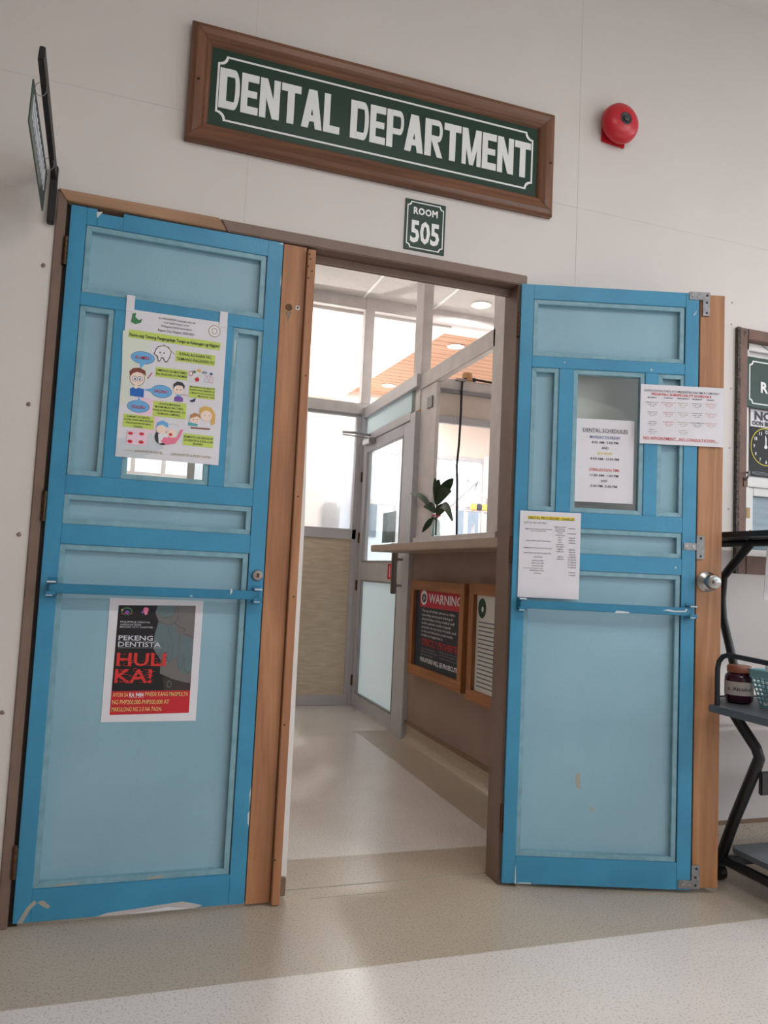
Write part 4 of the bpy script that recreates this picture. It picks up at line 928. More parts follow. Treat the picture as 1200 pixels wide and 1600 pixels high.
# ------------------------------------------------------------ lobby and partitions
lc = MB(); lc.box(-1.7, 5.3, .1, 3.44, 3.24, 3.34)
o = struct('ceiling_lobby', lc, 'tile_ceiling', 'grey tiled ceiling of the lobby', 'ceiling')
for x in (-.56, .66, 1.88, 2.49, 3.70): B(x-.012, x+.012, .1, 3.36, 3.234, 3.242).build('tile_bar', 'tbar', o)
struct('ceiling_surgery', B(2.4, 5.3, 3.44, 6.6, 3.24, 3.34), 'plank_ceiling', 'orange-brown wood plank ceiling of the surgery', 'ceiling')
pg = MB()
for k in range(22): pg.box(2.45, 5.2, 3.62+k*.13, 3.624+k*.13, 3.2385, 3.2405)
pg.build('plank_joint', 'trim_brown', bpy.data.objects['ceiling_surgery'])
sf = MB(); sf.prism_z([(-1.6, 3.44), (2.69, 3.44), (2.53, 6.5), (-1.6, 6.5)], 3.12, 3.30)
struct('ceiling_soffit', sf, 'soffit_white', 'white lowered ceiling left of the wood planks', 'ceiling')
struct('trim_6', B(2.69, 5.2, 3.37, 3.78, 3.19, 3.24), 'soffit_white', 'white ceiling strip just beyond the beam', 'ceiling strip')
# left partition, frosted pane over papered panel
pt = thing('partition_frosted', 'lobby partition with beige papered panel and frosted pane left of the glass door', 'partition', (0, 3.37, 0), kind='structure')
B(1.25, 1.905, 0, .05, .078, 1.285).build('papered_panel', 'wallpaper', pt)
B(-1.6, 1.25, 0, .05, .078, 1.285).build('papered_panel', 'wallpaper', pt)
B(-1.6, 1.915, -.012, .06, 0, .08).build('plinth', 'alu', pt, bevel=.003)
B(-1.6, 1.915, -.02, .06, 1.285, 1.366).build('sill_rail', 'alu', pt, bevel=.003)
B(-1.6, 1.97, -.012, .06, 2.285, 2.375).build('head_rail', 'timber_white', pt, bevel=.003)
B(-1.6, 1.915, -.022, .02, 2.262, 2.286).build('glazing_bead', 'alu_dark', pt)
B(-1.6, 5.2, -.01, .07, 3.142, 3.245).build('beam', 'timber_white', pt, bevel=.003)
B(1.905, 1.982, -.015, .06, 2.375, 3.24).build('post', 'timber_white', pt, bevel=.003)
for x in (1.22, .60, -.35): B(x, x+.05, -.01, .06, 1.366, 2.285).build('mullion', 'alu', pt, bevel=.002)
B(1.27, 1.905, .018, .026, 1.36, 2.29).build('frosted_pane', 'frosted_glass', pt)
B(.65, 1.22, .018, .026, 1.36, 2.29).build('frosted_pane', 'frosted_glass', pt)
B(1.880, 1.918, -.02, .06, .08, 2.285).build('jamb', 'alu', pt, bevel=.002)
# glass door in the x = 1.96 plane, hinge at far end
D0, D1 = 2.262, 3.335
d3 = thing('door_3', 'aluminium glass door with a long pull handle at the back of the lobby', 'door', (1.96, 0, 0), kind='structure')
m = MB(); m.box(-.022, .022, D0, 2.40, .008, 2.045).box(-.022, .022, 3.235, D1, .008, 2.045); m.box(-.022, .022, 2.40, 3.235, .008, .110).box(-.022, .022, 2.40, 3.235, .975, 1.110).box(-.022, .022, 2.40, 3.235, 1.970, 2.045)
m.build('frame', 'alu', d3, bevel=.002)
gb = MB()
for a, b, pz, q in ((2.40, 3.235, .110, .975), (2.40, 3.235, 1.110, 1.970)):
    gb.box(-.024, -.006, a, a+.012, pz, q).box(-.024, -.006, b-.012, b, pz, q).box(-.024, -.006, a, b, pz, pz+.012).box(-.024, -.006, a, b, q-.012, q)
gb.build('glazing_bead', 'alu_dark', d3)
B(-.004, .004, 2.402, 3.233, 1.112, 1.968).build('glass_pane', 'clear_glass', d3)
B(-.004, .004, 2.402, 3.233, .112, .973).build('frosted_pane', 'frosted_low', d3)
h = MB(); h.box(-.098, -.062, 2.292, 2.312, .903, 1.20).box(-.066, -.020, 2.296, 2.308, .95, .966).box(-.066, -.020, 2.296, 2.308, 1.12, 1.136)
h.build('pull_handle', 'steel', d3, bevel=.004)
B(-.0235, -.021, 2.50, 2.60, .994, 1.10).build('push_sticker', 'print_red_panel', d3)
B(-.0242, -.0236, 2.545, 2.556, 1.01, 1.085).build('sticker_mark', 'print_paper', d3)
for z in (1.78, 1.30, .93, .20): B(-.034, -.020, 3.325, 3.350, z-.04, z+.04).build('hinge', 'hinge_dark', d3, bevel=.002)
cl = MB().box(-.075, -.022, 3.02, 3.20, 2.005, 2.05).build('door_closer', 'steel', d3, bevel=.006)
MB().tube([(-.03, 3.14, 2.085), (-.16, 3.03, 2.072), (-.30, 2.95, 2.052)], .009, 8).build('closer_arm', 'steel', cl)
MB().tube([(-.05, 3.12, 2.045), (-.08, 3.08, 2.05), (-.30, 2.96, 2.036)], .005, 8).build('closer_arm', 'steel', cl)
dj = thing('door_jamb', 'aluminium frame with frosted transom around the lobby glass door', 'door frame', (1.96, 0, 0), kind='structure')
B(-.03, .03, 2.165, 2.258, 0, 2.09).build('jamb', 'alu', dj, bevel=.002)
B(-.046, .03, 3.338, 3.372, 0, 2.285).build('jamb', 'alu', dj, bevel=.002)
B(-.03, .03, 2.258, 3.338, 2.048, 2.105).build('transom_bar', 'alu', dj, bevel=.002)
B(-.03, .03, 2.165, 3.368, 2.255, 2.34).build('head', 'alu', dj, bevel=.002)
B(-.004, .004, 2.258, 3.338, 2.10, 2.26).build('transom_pane', 'frosted_low', dj)
# right partition: low wall, sill, posts
struct('wall_counter', MB().box(1.96, 2.05, .1, 2.163, 0, 1.235).box(1.96, 2.05, .1, 1.0, 1.235, 3.24), 'tan_wall', 'low tan wall under the reception counter', 'wall')
cv = MB(); r = .045; pts = [(0, 0), (-r, 0)]+[(-r+r*math.sin(t), r-r*math.cos(t)) for t in [k*PI/12 for k in range(7)]]+[(-.004, .102), (0, .102)]
n = len(pts); cv.add([(1.96+y, .1, z) for y, z in pts]+[(1.96+y, 2.163, z) for y, z in pts], [tuple(range(n)), tuple(range(2*n-1, n-1, -1))]+[(i, i+n, (i+1) % n+n, (i+1) % n) for i in range(n)])
o = struct('baseboard_counter', cv, 'floor_tan', 'tan vinyl upstand below the reception counter', 'baseboard')
B(1.946, 1.96, .1, 2.163, .102, .124).build('cap_trim', 'trim_brown', o, bevel=.003)
pf = thing('partition_timber', 'white timber framing of the reception opening above the counter', 'partition', (1.96, 0, 0), kind='structure')
B(-.012, .07, 1.0, 2.163, 1.236, 1.268).build('sill', 'timber_white', pf, bevel=.002)
B(0, .065, 2.170, 2.320, 2.105, 3.24).build('post', 'timber_white', pf, bevel=.003)
B(.001, .064, 2.171, 2.319, 2.092, 2.1065).build('post_end', 'raw_end', pf)
B(0, .065, 1.000, 1.125, 1.268, 3.24).build('post', 'timber_white', pf, bevel=.003)
B(0, .045, 1.10, 2.172, 2.236, 2.335).build('rail', 'timber_white', pf, bevel=.003)
B(.008, .03, 1.90, 2.24, 1.268, 2.236).build('board', 'timber_white', pf, bevel=.002)
B(-.002, .009, 1.955, 2.035, 2.085, 2.155).build('duct_tape', 'tape_grey', pf)
cp = thing('partition_cubicle', 'white framed cubicle bars inside the surgery behind the reception opening', 'partition', (1.99, 1.93, 0), kind='structure')
B(0, 1.5, 0, .04, 2.200, 2.268).build('rail', 'timber_white', cp, bevel=.003)
B(0, 1.5, -.01, .02, 2.178, 2.200).build('glazing_bead', 'alu_dark', cp)
B(0, 1.5, 0, .04, 1.985, 2.030).build('rail', 'alu', cp, bevel=.003)
B(1.5, 1.56, 0, .05, 0, 2.268).build('post', 'timber_white', cp, bevel=.003)
B(.01, 1.5, .018, .022, 2.02, 2.21).build('upper_panel', 'room_paint', cp)
ct = thing('reception_counter', 'thin brown reception counter shelf with a free corner', 'counter', (1.83, 1.15, 1.167))
B(-.145, .129, -1.04, 1.06, 0, .041).build('worktop', 'counter_top', ct, bevel=.004)
B(-.02, .129, .60, 1.05, .042, .058).build('mat', 'alu', ct, bevel=.002)
# notices under the counter
def notice(name, label, y0, y1, z0, z1, items, board, seed):
    t = thing(name, label, 'framed notice', (1.958, y1, z0), -PI/2); W, H = y1-y0, z1-z0; fw = .058
    for a, b, c_, d, mm in ((0, W, 0, fw, 'notice_wood_rail'), (0, W, H-fw, H, 'notice_wood_rail'), (0, fw, fw, H-fw, 'notice_wood'), (W-fw, W, fw, H-fw, 'notice_wood')):
        B(a, b, -.052, 0, c_, d).build('frame_rail', mm, t, bevel=.002)
    B(fw, W-fw, -.032, -.004, fw, H-fw).build('backing', board, t)
    return t
t = notice('warning_notice', 'red and black WARNING notice in a pine frame under the counter', 1.245, 2.045, .435, 1.002, None, 'print_slate', 1)
F_ = Flat(y=-.0325); holder = t
off = -2.03+2.045
def sh(items, dx, dz):
    out = []
    for it in items:
        if it[0] == 'T': out.append(('T', it[1], it[2]+dx, it[3]+dx, it[4]+dz)+it[5:])
        elif it[0] in 'PL': out.append((it[0], it[1], it[2], [(a+dx, b+dz) for a, b in it[3]]))
        else: out.append(('E', it[1]+dx, it[2]+dz)+it[3:])
    return out
F_.spec(sh(NOTICE_WARNING, off, -.005)); F_.build(t)
t = notice('lobby_notice', 'second pine framed notice with a round green seal, next to the door jamb', .42, 1.185, .415, 1.008, None, 'print_off_white', 2)
F_ = Flat(y=-.0325); F_.ell(.12, .47, .045, .05, 'deep_green'); F_.ell(.125, .465, .012, .014, 'paper')
for k in range(16): F_.line([(.085, .40-k*.021), (.30+.05*math.sin(k*2.3), .40-k*.021)], .006, 'grey_ink', 'text_rows')
F_.build(t)
# cable, junction box
j = thing('junction_box', 'orange-brown round junction box on the cubicle rail', 'junction box', (2.185, 1.94, 2.269))
MB().lathe([(.030, 0), (.034, .004), (.034, .03), (.030, .045), (.026, .05)], 'z', (0, 0, 0), 24).build('box', 'junction_orange', j, smooth=True)
MB().lathe([(.012, 0), (.014, .02), (.006, .026)], 'z', (.048, 0, 0), 12).build('gland', 'trolley_black', j)
cb = MB().tube([(2.50, 1.93, 2.270), (2.36, 1.926, 2.276), (2.25, 1.925, 2.280), (2.175, 1.918, 2.285), (2.142, 1.915, 2.262), (2.138, 1.912, 2.20), (2.138, 1.910, 2.05), (2.131, 1.905, 1.85), (2.120, 1.900, 1.72), (2.128, 1.90, 1.60), (2.134, 1.90, 1.40), (2.138, 1.90, 1.272)], .0075, 8).build('power_cable', 'black_cable', smooth=True)
tag(cb, 'black cable hanging from the cubicle rail down to the reception sill', 'cable')
tag(B(2.095, 2.165, 1.895, 1.925, 2.255, 2.269).build('cable_clip', 'steel', bevel=.004), 'small metal clip where the black cable turns down', 'clip')
# orchid
orc = thing('potted_orchid', 'dark green orchid with a red ribbon in a small glass bottle on the reception sill', 'plant', (1.976, 1.855, 1.268))
MB().lathe([(.026, 0), (.030, .006), (.030, .075), (.022, .095), (.014, .105), (.014, .118)], 'z', (0, -.01, 0), 24).build('bottle', 'bottle_glass', orc, smooth=True)
def leafshape(base, tip, bend, wid, n=8):
    b, t_ = Vector(base), Vector(tip); vs = []; fs = []; d = (t_-b); side = Vector((0, 1, 0)) if abs(d.normalized().y) < .6 else Vector((.6, 0, .5)); side = (t_-b).cross(Vector((.38, .92, .05))).normalized()
    for i in range(n+1):
        u = i/n; c_ = b+d*u+Vector((0, 0, bend*math.sin(PI*u))); w_ = wid*math.sin(PI*min(.97, u*.93+.05))**.7
        vs += [c_-side*w_, c_+Vector((0, 0, -w_*.35)), c_+side*w_]
    k = len(vs); vs += [Vector(v)-Vector((.003, 0, .002)) for v in vs]
    for i in range(n):
        a = i*3; fs += [(a, a+1, a+4, a+3), (a+1, a+2, a+5, a+4), (k+a, k+a+3, k+a+4, k+a+1), (k+a+1, k+a+4, k+a+5, k+a+2), (a, a+3, k+a+3, k+a), (a+2, k+a+2, k+a+5, a+5)]
    fs += [(0, k, k+1, 1), (1, k+1, k+2, 2), (3*n, 3*n+1, k+3*n+1, k+3*n), (3*n+1, 3*n+2, k+3*n+2, k+3*n+1)]
    return MB().add(vs, fs)
for base, tip, bend, wid in (((-.01, .01, .15), (-.055, .31, .285), .035, .016), ((0, -.01, .16), (.0, -.26, .085), .06, .022), ((0, -.02, .20), (.02, -.17, .27), .03, .030), ((0, 0, .2), (-.02, -.07, .34), .01, .020),
    ((0, .0, .15), (-.04, .10, .19), .02, .024), ((0, 0, .22), (0, .03, .36), .0, .016), ((0, -.02, .13), (.02, -.10, .19), .01, .026), ((0, 0, .12), (-.045, .09, .03), .01, .018), ((0, -.04, .25), (.03, -.17, .34), 0, .03)):
    leafshape(base, tip, bend, wid).build('leaf', 'leaf', orc, smooth=True)
MB().tube([(0, -.01, .01), (.004, 0, .10), (0, -.01, .20), (.01, -.03, .30)], .006, 8).build('stem', 'leaf', orc, smooth=True)
MB().tube([(-.006, .05, .125), (0, -.01, .135), (-.01, -.05, .115), (-.01, -.09, .125)], .007, 6, .5).build('ribbon', 'ribbon_red', orc)
# ------------------------------------------------------------ ceiling lights
def downlight(x, y, z, label, r=.082):
    t = thing('downlight', label, 'ceiling light', (x, y, z), group='round recessed downlights')
    MB().lathe([(r*.86, 0), (r, -.001), (r*1.06, -.006), (r*.90, -.008), (r*.86, -.003)], 'z', (0, 0, 0), 32).build('rim', 'tbar', t, smooth=True)
    MB().lathe([(r*.88, .0), (r*.86, -.004)], 'z', (0, 0, 0), 32).build('diffuser', 'lamp_glow', t)
downlight(2.80, 3.10, 3.24, 'round downlight in the grey tiles just before the beam')
downlight(2.995, 6.01, 3.24, 'round downlight far back in the wood plank ceiling'); downlight(3.074, 4.233, 3.24, 'faint round downlight in the near part of the wood plank ceiling')
lamp('lamp_surgery', (3.07, 4.233, 3.2), 80, .16); lamp('lamp_surgery', (2.99, 6.0, 3.2), 40, .16); lamp('lobby_lamp_and_fill', (2.80, 3.10, 3.2), 14, .16); lamp('lobby_lamp_and_fill', (.9, 1.6, 3.2), 7, .3)  # last lobby lamp has no fixture, added as fill for the dim lobby
# ------------------------------------------------------------ windows
def window(name, label, c, wd, ht, axis, mull, rails, m='alu'):
    t = thing(name, label, 'window', c, 0 if axis == 'x' else PI/2, kind='structure'); a = wd/2
    f1 = MB().box(-a, -a+.05, -.03, .03, 0, ht).box(a-.05, a, -.03, .03, 0, ht).box(-a+.05, a-.05, -.03, .03, 0, .05).box(-a+.05, a-.05, -.03, .03, ht-.05, ht)
    f1.build('window_frame', m, t, bevel=.003)
    for x in mull: B(x-.025, x+.025, -.025, .025, .05, ht-.05).build('mullion', m, t)
    for z in rails: B(-a+.05, a-.05, -.022, .022, z-.03, z+.03).build('rail', m, t)
    B(-a+.03, a-.03, -.003, .003, .03, ht-.03).build('pane', 'clear_glass', t)
window('window_1', 'bright far window of the surgery behind the dental lamp', (3.49, 6.53, .9), 2.08, 1.66, 'x', (-.15, .42), (1.0,))
window('window_2', 'bright far window seen through the glass of the closed left door', (.65, 6.53, .95), 1.5, 1.7, 'x', (-.45, -.12, .25), (.75, 1.05))
window('added_window_3', 'added unseen side window brightening the surgery', (5.25, 3.7, .6), 5.2, 2.5, 'y', (-1.3, 0, 1.3), ())  # unseen window, added to let more daylight into the surgery
window('window_4', 'row of corridor windows opposite the doorway', (4.2, -4.55, 1.0), 3.2, 2.2, 'x', (-.8, 0, .8), (1.5,))
window('window_5', 'window at the right end of the corridor', (6.05, -2.35, .8), 3.5, 2.5, 'y', (-.8, 0, .8), (1.6,))
B(4.50, 4.56, 6.47, 6.5, .88, 2.60).build('reveal_edge', 'sash_white', bpy.data.objects['window_1']).matrix_parent_inverse = bpy.data.objects['window_1'].matrix_world.inverted() if False else Matrix.Translation((-3.49, -6.53, -.9))
# dental light
dl = thing('dental_lamp', 'white dental operating light with amber reflectors on a jointed arm', 'dental lamp', (3.60, 4.8, 0))
MB().tube([(.02, .25, 0), (.02, .25, 2.10)], .022, 12).build('pole', 'dental_white', dl, smooth=True)
MB().tube([(-.005, 0, .9), (-.005, 0, 1.45), (-.008, 0, 1.58)], .016, 10).build('hand_piece_pole', 'dental_white', dl, smooth=True)
MB().tube([(-.35, -.1, 1.74), (-.30, -.08, 1.765), (.02, 0, 2.05)], .028, 12).build('arm', 'dental_white', dl, smooth=True)
MB().tube([(.02, .25, 2.08), (.02, 0, 2.06), (.015, 0, 1.90), (.01, 0, 1.82)], .02, 12).build('arm', 'dental_white', dl, smooth=True)
hd = MB().lathe([(.03, .10), (.10, .07), (.125, .02), (.12, -.01), (.02, -.02)], '-y', (0, 0, 0), 28)
for i in range(len(hd.v)): x, y, z = hd.v[i]; hd.v[i] = (x+.005, y*.8-.02, z*.45+1.76)
hd.build('lamp_head', 'dental_white', dl, smooth=True)
for x0, x1, m_ in ((-.095, -.028, 'dental_amber'), (-.028, .028, 'dental_grey'), (.028, .095, 'dental_amber')): B(x0, x1, -.13, -.10, 1.715, 1.785).build('reflector', m_, dl, bevel=.008)
MB().tube([(-.10, -.06, 1.80), (-.09, -.08, 1.86), (0, -.09, 1.875), (.10, -.08, 1.85), (.11, -.06, 1.79)], .008, 8).build('guard', 'dental_white', dl, smooth=True)
MB().tube([(-.06, -.10, 1.70), (-.14, -.12, 1.70), (-.16, -.12, 1.74)], .010, 8).build('handle', 'dental_white', dl, smooth=True)
MB().tube([(.06, -.10, 1.70), (.15, -.12, 1.68), (.20, -.12, 1.69)], .010, 8).build('handle', 'dental_white', dl, smooth=True)
MB().box(-.16, .20, .1, .45, 0, .06).build('base', 'dental_white', dl, bevel=.01)
ul = thing('added_uplight', 'added unseen uplight on a post behind the frosted partition', 'fill lamp', (1.0, 4.9, 0))  # hidden uplight added to brighten the white soffit
B(-.02, .02, -.02, .02, 0, 1.9).build('pole', 'alu', ul); B(-.10, .10, -.10, .10, 1.9, 1.96).build('lamp_bowl', 'sash_white', ul, bevel=.01)
lamp('added_uplight_lamp', (1.0, 4.9, 1.99), 60, .3, (.25, -.1, 1))
# unidentified grey upright thing behind the frosted pane, paper behind the glass door
gi = thing('upright_item', 'blurred pale upright item, unidentified, standing behind the frosted pane', 'equipment', (1.755, 3.60, 0))
B(-.075, .075, -.06, .10, 0, 1.58).build('body', 'sash_white', gi, bevel=.03); B(-.06, .06, -.07, -.06, .1, 1.45).build('front', 'alu', gi, bevel=.01)
tag(B(2.0, 2.002, 2.66, 2.95, 1.255, 1.475).build('taped_paper', 'plate_green'), 'grey-green paper sheet taped behind the glass door pane', 'paper')
# ------------------------------------------------------------ window with brown frame at the right
w5 = thing('window_6', 'white sash window in a worn brown frame above the trolley', 'window', (wx0, 0, wz0), kind='structure')
WW, WH = wx1-wx0, wz1-wz0
m = MB(); m.box(.008, .050, -.014, .1, 0, WH).box(WW-.05, WW, -.014, .1, 0, WH).box(.050, WW-.05, -.014, .1, WH-.045, WH).box(.050, WW-.05, -.014, .1, 0, .072)
m.build('outer_frame', 'window_brown', w5, bevel=.003)
B(-.002, .012, -.016, .02, 0, WH).build('worn_edge', 'worn_edge', w5)
m = MB(); m.box(.050, .066, .02, .07, .072, WH-.045).box(.066, WW-.05, .02, .07, .352, .385).box(.066, .088, .02, .07, .385, WH-.045).box(.066, WW-.05, .02, .07, WH-.075, WH-.045).box(.066, .10, .025, .07, .072, .352).box(.10, WW-.05, .03, .07, .072, .10).box(.10, .125, .03, .07, .10, .352).box(.125, WW-.05, .03, .07, .318, .352)
m.build('sash', 'sash_white', w5, bevel=.002)
B(.125, WW-.05, .05, .055, .10, .32).build('glass_pane', 'pane_blue', w5)
B(.066, WW-.05, .040, .046, .385, WH-.05).build('board', 'sash_white', w5)
lt = MB().tube([(.040, -.018, .370), (.040, -.030, .382), (.044, -.032, .402), (.047, -.018, .400)], .004, 8).build('latch', 'bracket_steel', w5, smooth=True)
B(.032, .052, -.017, -.013, .345, .380).build('latch_plate', 'window_brown', w5, bevel=.001)
for a, b, c_, d in ((.048, .064, .22, .262), (.064, .072, .125, .175), (.052, .062, .10, .155)): B(a, b, -.017, -.0145, c_, d).build('masking_tape', 'masking_tape', w5)
MB().tube([(.028, -.02, .975), (.04, -.02, .965), (.03, -.018, .955)], .002, 6).build('hook', 'bracket_steel', w5)
MB().tube([(.14, .018, .945), (.20, .015, .915), (.26, .015, .89)], .0012, 5).build('hanging_wire', 'black_cable', w5)
rr = thing('green_window_sign', 'green R sign with a white notched border hung in the right window', 'sign', (2.548, .012, 1.777))
B(0, .42, 0, .012, 0, .208).build('plate', 'sign_green', rr, bevel=.002)
F_ = Flat(y=-.0004); border(F_, .020, .40, .014, .192, .016, .005, 'white'); F_.text('R', .078, .116, .066, .044, 'white', 4); F_.build(rr)
bc = thing('noon_break_poster', 'black and white no noon break poster with a clock face below the green sign', 'poster', (2.597, .034, 1.500))
B(0, .44, 0, .002, 0, .275).build('sheet', 'print_black', bc); B(0, .44, -.001, 0, .205, .275).build('header_sheet', 'paper_plain', bc)
F_ = Flat(y=-.0014); F_.text('NO', .020, .112, .234, .036, 'ink', 3, y=-.003); F_.text('OON BREAK', .008, .145, .211, .018, 'ink', 3, y=-.003)
cx, cz, R_ = .080, .125, .078
F_.ell(cx, cz, R_, R_, 'clock_yellow', n=40); F_.ell(cx, cz, R_-.003, R_-.003, 'black', n=40)
for k in range(1, 13):
    a_ = PI/2-k*PI/6; q = (cx+math.cos(a_)*.062, cz+math.sin(a_)*.062); wd = .014 if k > 9 else .007
    F_.text(str(k), q[0]-wd/2, q[0]+wd/2, q[1]-.007, .014, 'white', 3, 'clock_numeral', y=-.0035)
F_.line([(cx, cz), (cx-.002, cz+.047)], .004, 'white', 'clock_hand'); F_.line([(cx, cz), (cx, cz+.04)], .006, 'white', 'clock_hand'); F_.ell(cx, cz, .008, .008, 'white')
for k in range(3): F_.line([(.01, .020-k*.005), (.09, .018-k*.005)], .0014, 'grey', 'small_print')
F_.build(bc)
# ------------------------------------------------------------ trolley
tr = thing('computer_trolley', 'black tubular trolley with grey shelves standing under the right window', 'trolley', (2.5, -.33, 0))
def T(l): return [(x-2.5, y+.33, z) for x, y, z in l]
m = MB().prism_z([(a-2.5, b+.33) for a, b in ((2.142, -.62), (2.142, -.268), (2.155, -.256), (2.205, -.262), (2.30, -.135), (2.95, -.135), (2.95, -.62))], .622, .645).build('desk_shelf', 'trolley_top', tr, bevel=.003)
MB().prism_z([(a-2.5, b+.33) for a, b in ((2.315, -.56), (2.315, -.20), (2.34, -.17), (2.88, -.17), (2.88, -.56))], .118, .136).build('bottom_shelf', 'trolley_top', tr, bevel=.003)
MB().prism_z([(a-2.5, b+.33) for a, b in ((2.24, -.50), (2.24, -.06), (2.95, -.06), (2.95, -.50))], 1.222, 1.242).build('top_shelf', 'trolley_black', tr, bevel=.003)
for dx in (0, .55):
    x0 = 2.33+dx
    MB().tube(T([(x0, -.125, .075), (x0-.01, -.20, .235), (x0-.02, -.305, .44), (x0-.022, -.322, .475), (x0-.026, -.312, .505), (x0-.04, -.255, .575), (x0-.05, -.22, .622)]), .017, 12, 1.3).build('leg', 'trolley_black', tr, smooth=True)
    MB().tube(T([(x0, -.095, .075), (x0, -.54, .075)]), .017, 12).build('foot_rail', 'trolley_black', tr, smooth=True)
    xu = 2.352+dx
    MB().tube(T([(xu, -.200, .640), (xu, -.165, .735), (xu, -.098, .930), (xu, -.090, 1.0), (xu, -.098, 1.085), (xu, -.16, 1.145), (xu, -.235, 1.212)]), .014, 12, 1.2).build('upright', 'trolley_black', tr, smooth=True)
    MB().tube(T([(xu, -.09, 1.208), (xu, -.44, 1.208)]), .013, 10).build('shelf_arm', 'trolley_black', tr, smooth=True)
    for y in (-.12, -.53):
        w_ = MB().lathe([(.006, -.012), (.027, -.012), (.027, .012), (.006, .012)], '-x', (0, 0, 0), 20)
        w_.v = [(z_, y_, x_) for x_, y_, z_ in [(v[2], v[1], -v[0]) for v in w_.v]]
        w_.v = [(x_+x0-2.5-.0, y_+y+.33, z_+.027) for x_, y_, z_ in w_.v]
        w_.build('castor', 'trolley_black', tr, smooth=True); B(x0-2.5-.018, x0-2.5+.018, y+.33-.014, y+.33+.014, .04, .075).build('castor_fork', 'trolley_black', tr, bevel=.004)
B(2.335-2.5, 2.88-2.5, -.15+.33-.012, -.15+.33+.012, .058, .092).build('cross_member', 'trolley_black', tr, bevel=.004)
B(2.31-2.5, 2.86-2.5, -.322+.33-.008, -.322+.33+.008, .352, .430).build('modesty_panel', 'trolley_black', tr, bevel=.004)
MB().tube(T([(2.162, -.285, .645), (2.162, -.285, .770), (2.162, -.292, .795), (2.162, -.310, .813), (2.162, -.335, .820), (2.162, -.56, .812), (2.162, -.59, .795), (2.162, -.595, .645)]), .0085, 12).build('side_rail', 'trolley_black', tr, smooth=True)
MB().tube(T([(2.26, -.125, .648), (2.9, -.125, .648)]), .004, 8).build('back_rail', 'trolley_black', tr, smooth=True)
jr = thing('alcohol_jar', 'dark plum glass jar with brown lid and cream Alcohol label on the trolley', 'jar', (2.298, -.238, .645), -.45)
MB().lathe([(.034, 0), (.044, .006), (.047, .018), (.047, .088), (.043, .098), (.036, .104), (.036, .108)], 'z', (0, 0, 0), 36).build('jar_body', 'jar_plum', jr, smooth=True)
MB().lathe([(.037, .104), (.040, .107), (.040, .126), (.037, .130), (.030, .130)], 'z', (0, 0, 0), 36).build('jar_lid', 'jar_lid', jr, smooth=True)
MB().lathe([(.0472, .030), (.0476, .030), (.0476, .076), (.0472, .076)], 'z', (0, 0, 0), 48).build('jar_label', 'jar_label', jr, smooth=True)
vs, fs = text2d('s. Alcohol', 2); W_ = max(v[0] for v in vs)
MB().add([(.0482*math.sin((v[0]/W_-.5)*1.75-.25), -.0482*math.cos((v[0]/W_-.5)*1.75-.25), .046+v[1]*.018) for v in vs], fs).build('lettering', 'print_ink', jr)
bk = thing('plastic_basket', 'light blue perforated plastic basket beside the jar on the trolley', 'basket', (2.372, -.415, .645))
def basket():
    # tapered rectangular basket with square perforations on all four walls
    m_ = MB(); hx, hy, H_, fl2 = .062, .095, .122, .026
    def quad(a, b, c_, d, off_):
        m_.add([a, b, c_, d]+[tuple(Vector(p_)+off_) for p_ in (a, b, c_, d)], [(0, 1, 2, 3), (7, 6, 5, 4), (0, 4, 5, 1), (1, 5, 6, 2), (2, 6, 7, 3), (3, 7, 4, 0)])
    for sx, sy in ((1, 0), (-1, 0), (0, 1), (0, -1)):
        L_ = hy if sx else hx; nn = Vector((-sx, -sy, 0))*.002
        def P_(u, v):     # u -1..1 along the wall, v 0..1 height
            o_2 = (hx if sx else hy)+fl2*v; l2 = (L_+fl2*v)*u
            return (sx*o_2, l2, H_*v+.002) if sx else (l2, sy*o_2, H_*v+.002)
        nu = 12 if sx else 8; nv = 7; b_ = .35
        us = [-1+2*k/nu for k in range(nu+1)]
        for k in range(nu+1):
            w2 = .30/nu if 0 < k < nu else .45/nu
            quad(P_(max(-1, us[k]-w2), 0), P_(min(1, us[k]+w2), 0), P_(min(1, us[k]+w2), 1), P_(max(-1, us[k]-w2), 1), nn)
        for k in range(nv+1):
            v0 = .06+.82*k/nv; d_ = .022 if k < nv else .09
            if k == 0: v0, d_ = 0.04, .05
            quad(P_(-1, v0-d_*.9), P_(1, v0-d_*.9), P_(1, min(1, v0+d_)), P_(-1, min(1, v0+d_)), nn)
    return m_.box(-hx, hx, -hy, hy, 0, .003)
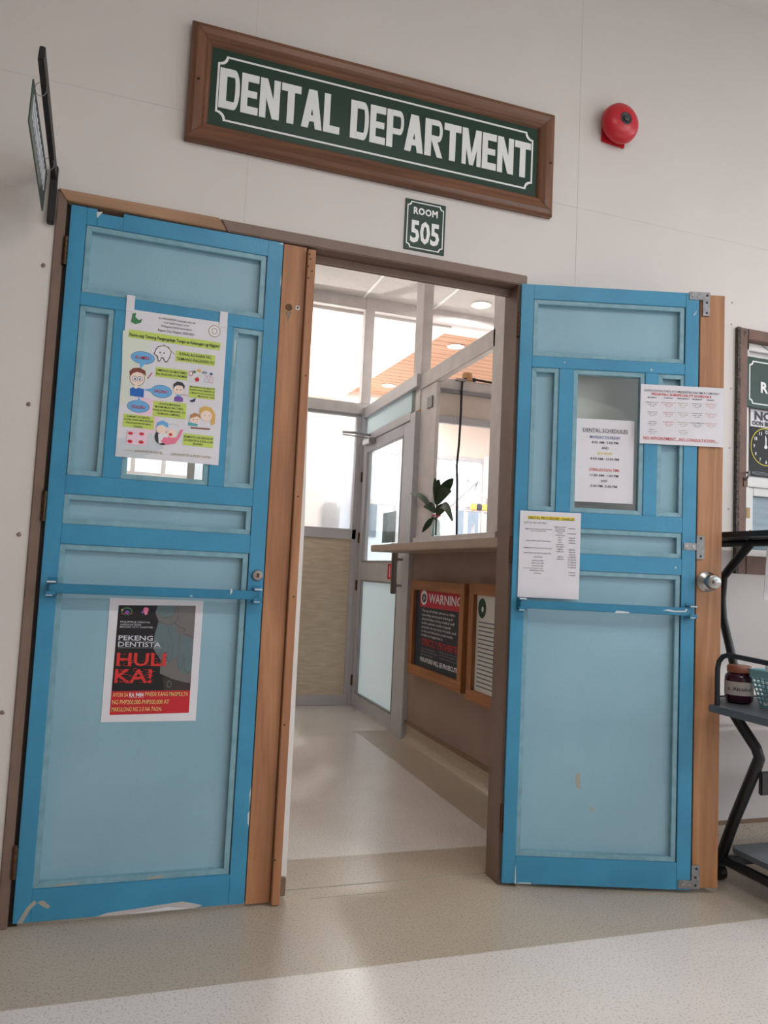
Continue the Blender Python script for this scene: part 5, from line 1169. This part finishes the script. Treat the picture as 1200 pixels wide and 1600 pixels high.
basket().build('basket_body', 'basket_blue', bk)
rm = MB(); hx, hy = .090, .123
for a, b, c_, d in ((-hx, hx, -hy, -hy+.008), (-hx, hx, hy-.008, hy), (-hx, -hx+.008, -hy, hy), (hx-.008, hx, -hy, hy)): rm.box(a, b, c_, d, .120, .127)
rm.build('rim', 'basket_blue', bk, bevel=.002)
t = thing('white_bottle', 'white bottle standing in the light blue basket', 'bottle', (2.36, -.40, .650))
MB().lathe([(.030, 0), (.033, .004), (.033, .125), (.028, .142), (.014, .150), (.014, .158)], 'z', (0, 0, 0), 24).build('bottle_body', 'dental_white', t, smooth=True)
MB().lathe([(.016, .156), (.016, .180), (.012, .184)], 'z', (0, 0, 0), 20).build('cap', 'dental_white', t, smooth=True)
t = thing('blue_bottle', 'small dark blue bottle lying low in the light blue basket', 'bottle', (2.345, -.475, .650))
MB().lathe([(.025, 0), (.026, .003), (.026, .045), (.014, .056)], 'z', (0, 0, 0), 20).build('bottle_body', 'bottle_blue', t, smooth=True); MB().lathe([(.013, .054), (.013, .068)], 'z', (0, 0, 0), 16).build('cap', 'bottle_blue', t)
tag(MB().tube([(2.322, -.345, .652), (2.342, -.335, .80)], .017, 16).build('paper_roll', 'paper_plain', smooth=True), 'rolled white paper in the corner of the light blue basket', 'paper roll')
tag(MB().prism_y([(2.340, 1.008), (2.47, 1.0), (2.47, 1.236), (2.357, 1.236)], -.302, -.3005).build('hanging_paper', 'dust_grey'), 'grey paper hanging from the black top shelf of the trolley', 'paper')
# ------------------------------------------------------------ outside
gr = B(-40, 50, -60, 80, -4.2, -4.0).build('ground', 'asphalt'); tag(gr, 'pale ground outside the windows', 'ground', kind='structure')
fb2 = thing('neighbouring_building', 'pale building with grey windows beyond the far window', 'building', (6, 22, -4))
B(-14, 9, 0, 6, 0, 8.6).build('wall', 'facade', fb2)
k = 0
for i in range(11):
    for j_ in range(3):
        B(-13+i*2.0, -12+i*2.0, -.06, 0, 1.2+j_*2.5, 2.3+j_*2.5).build('window', 'facade_window', fb2)
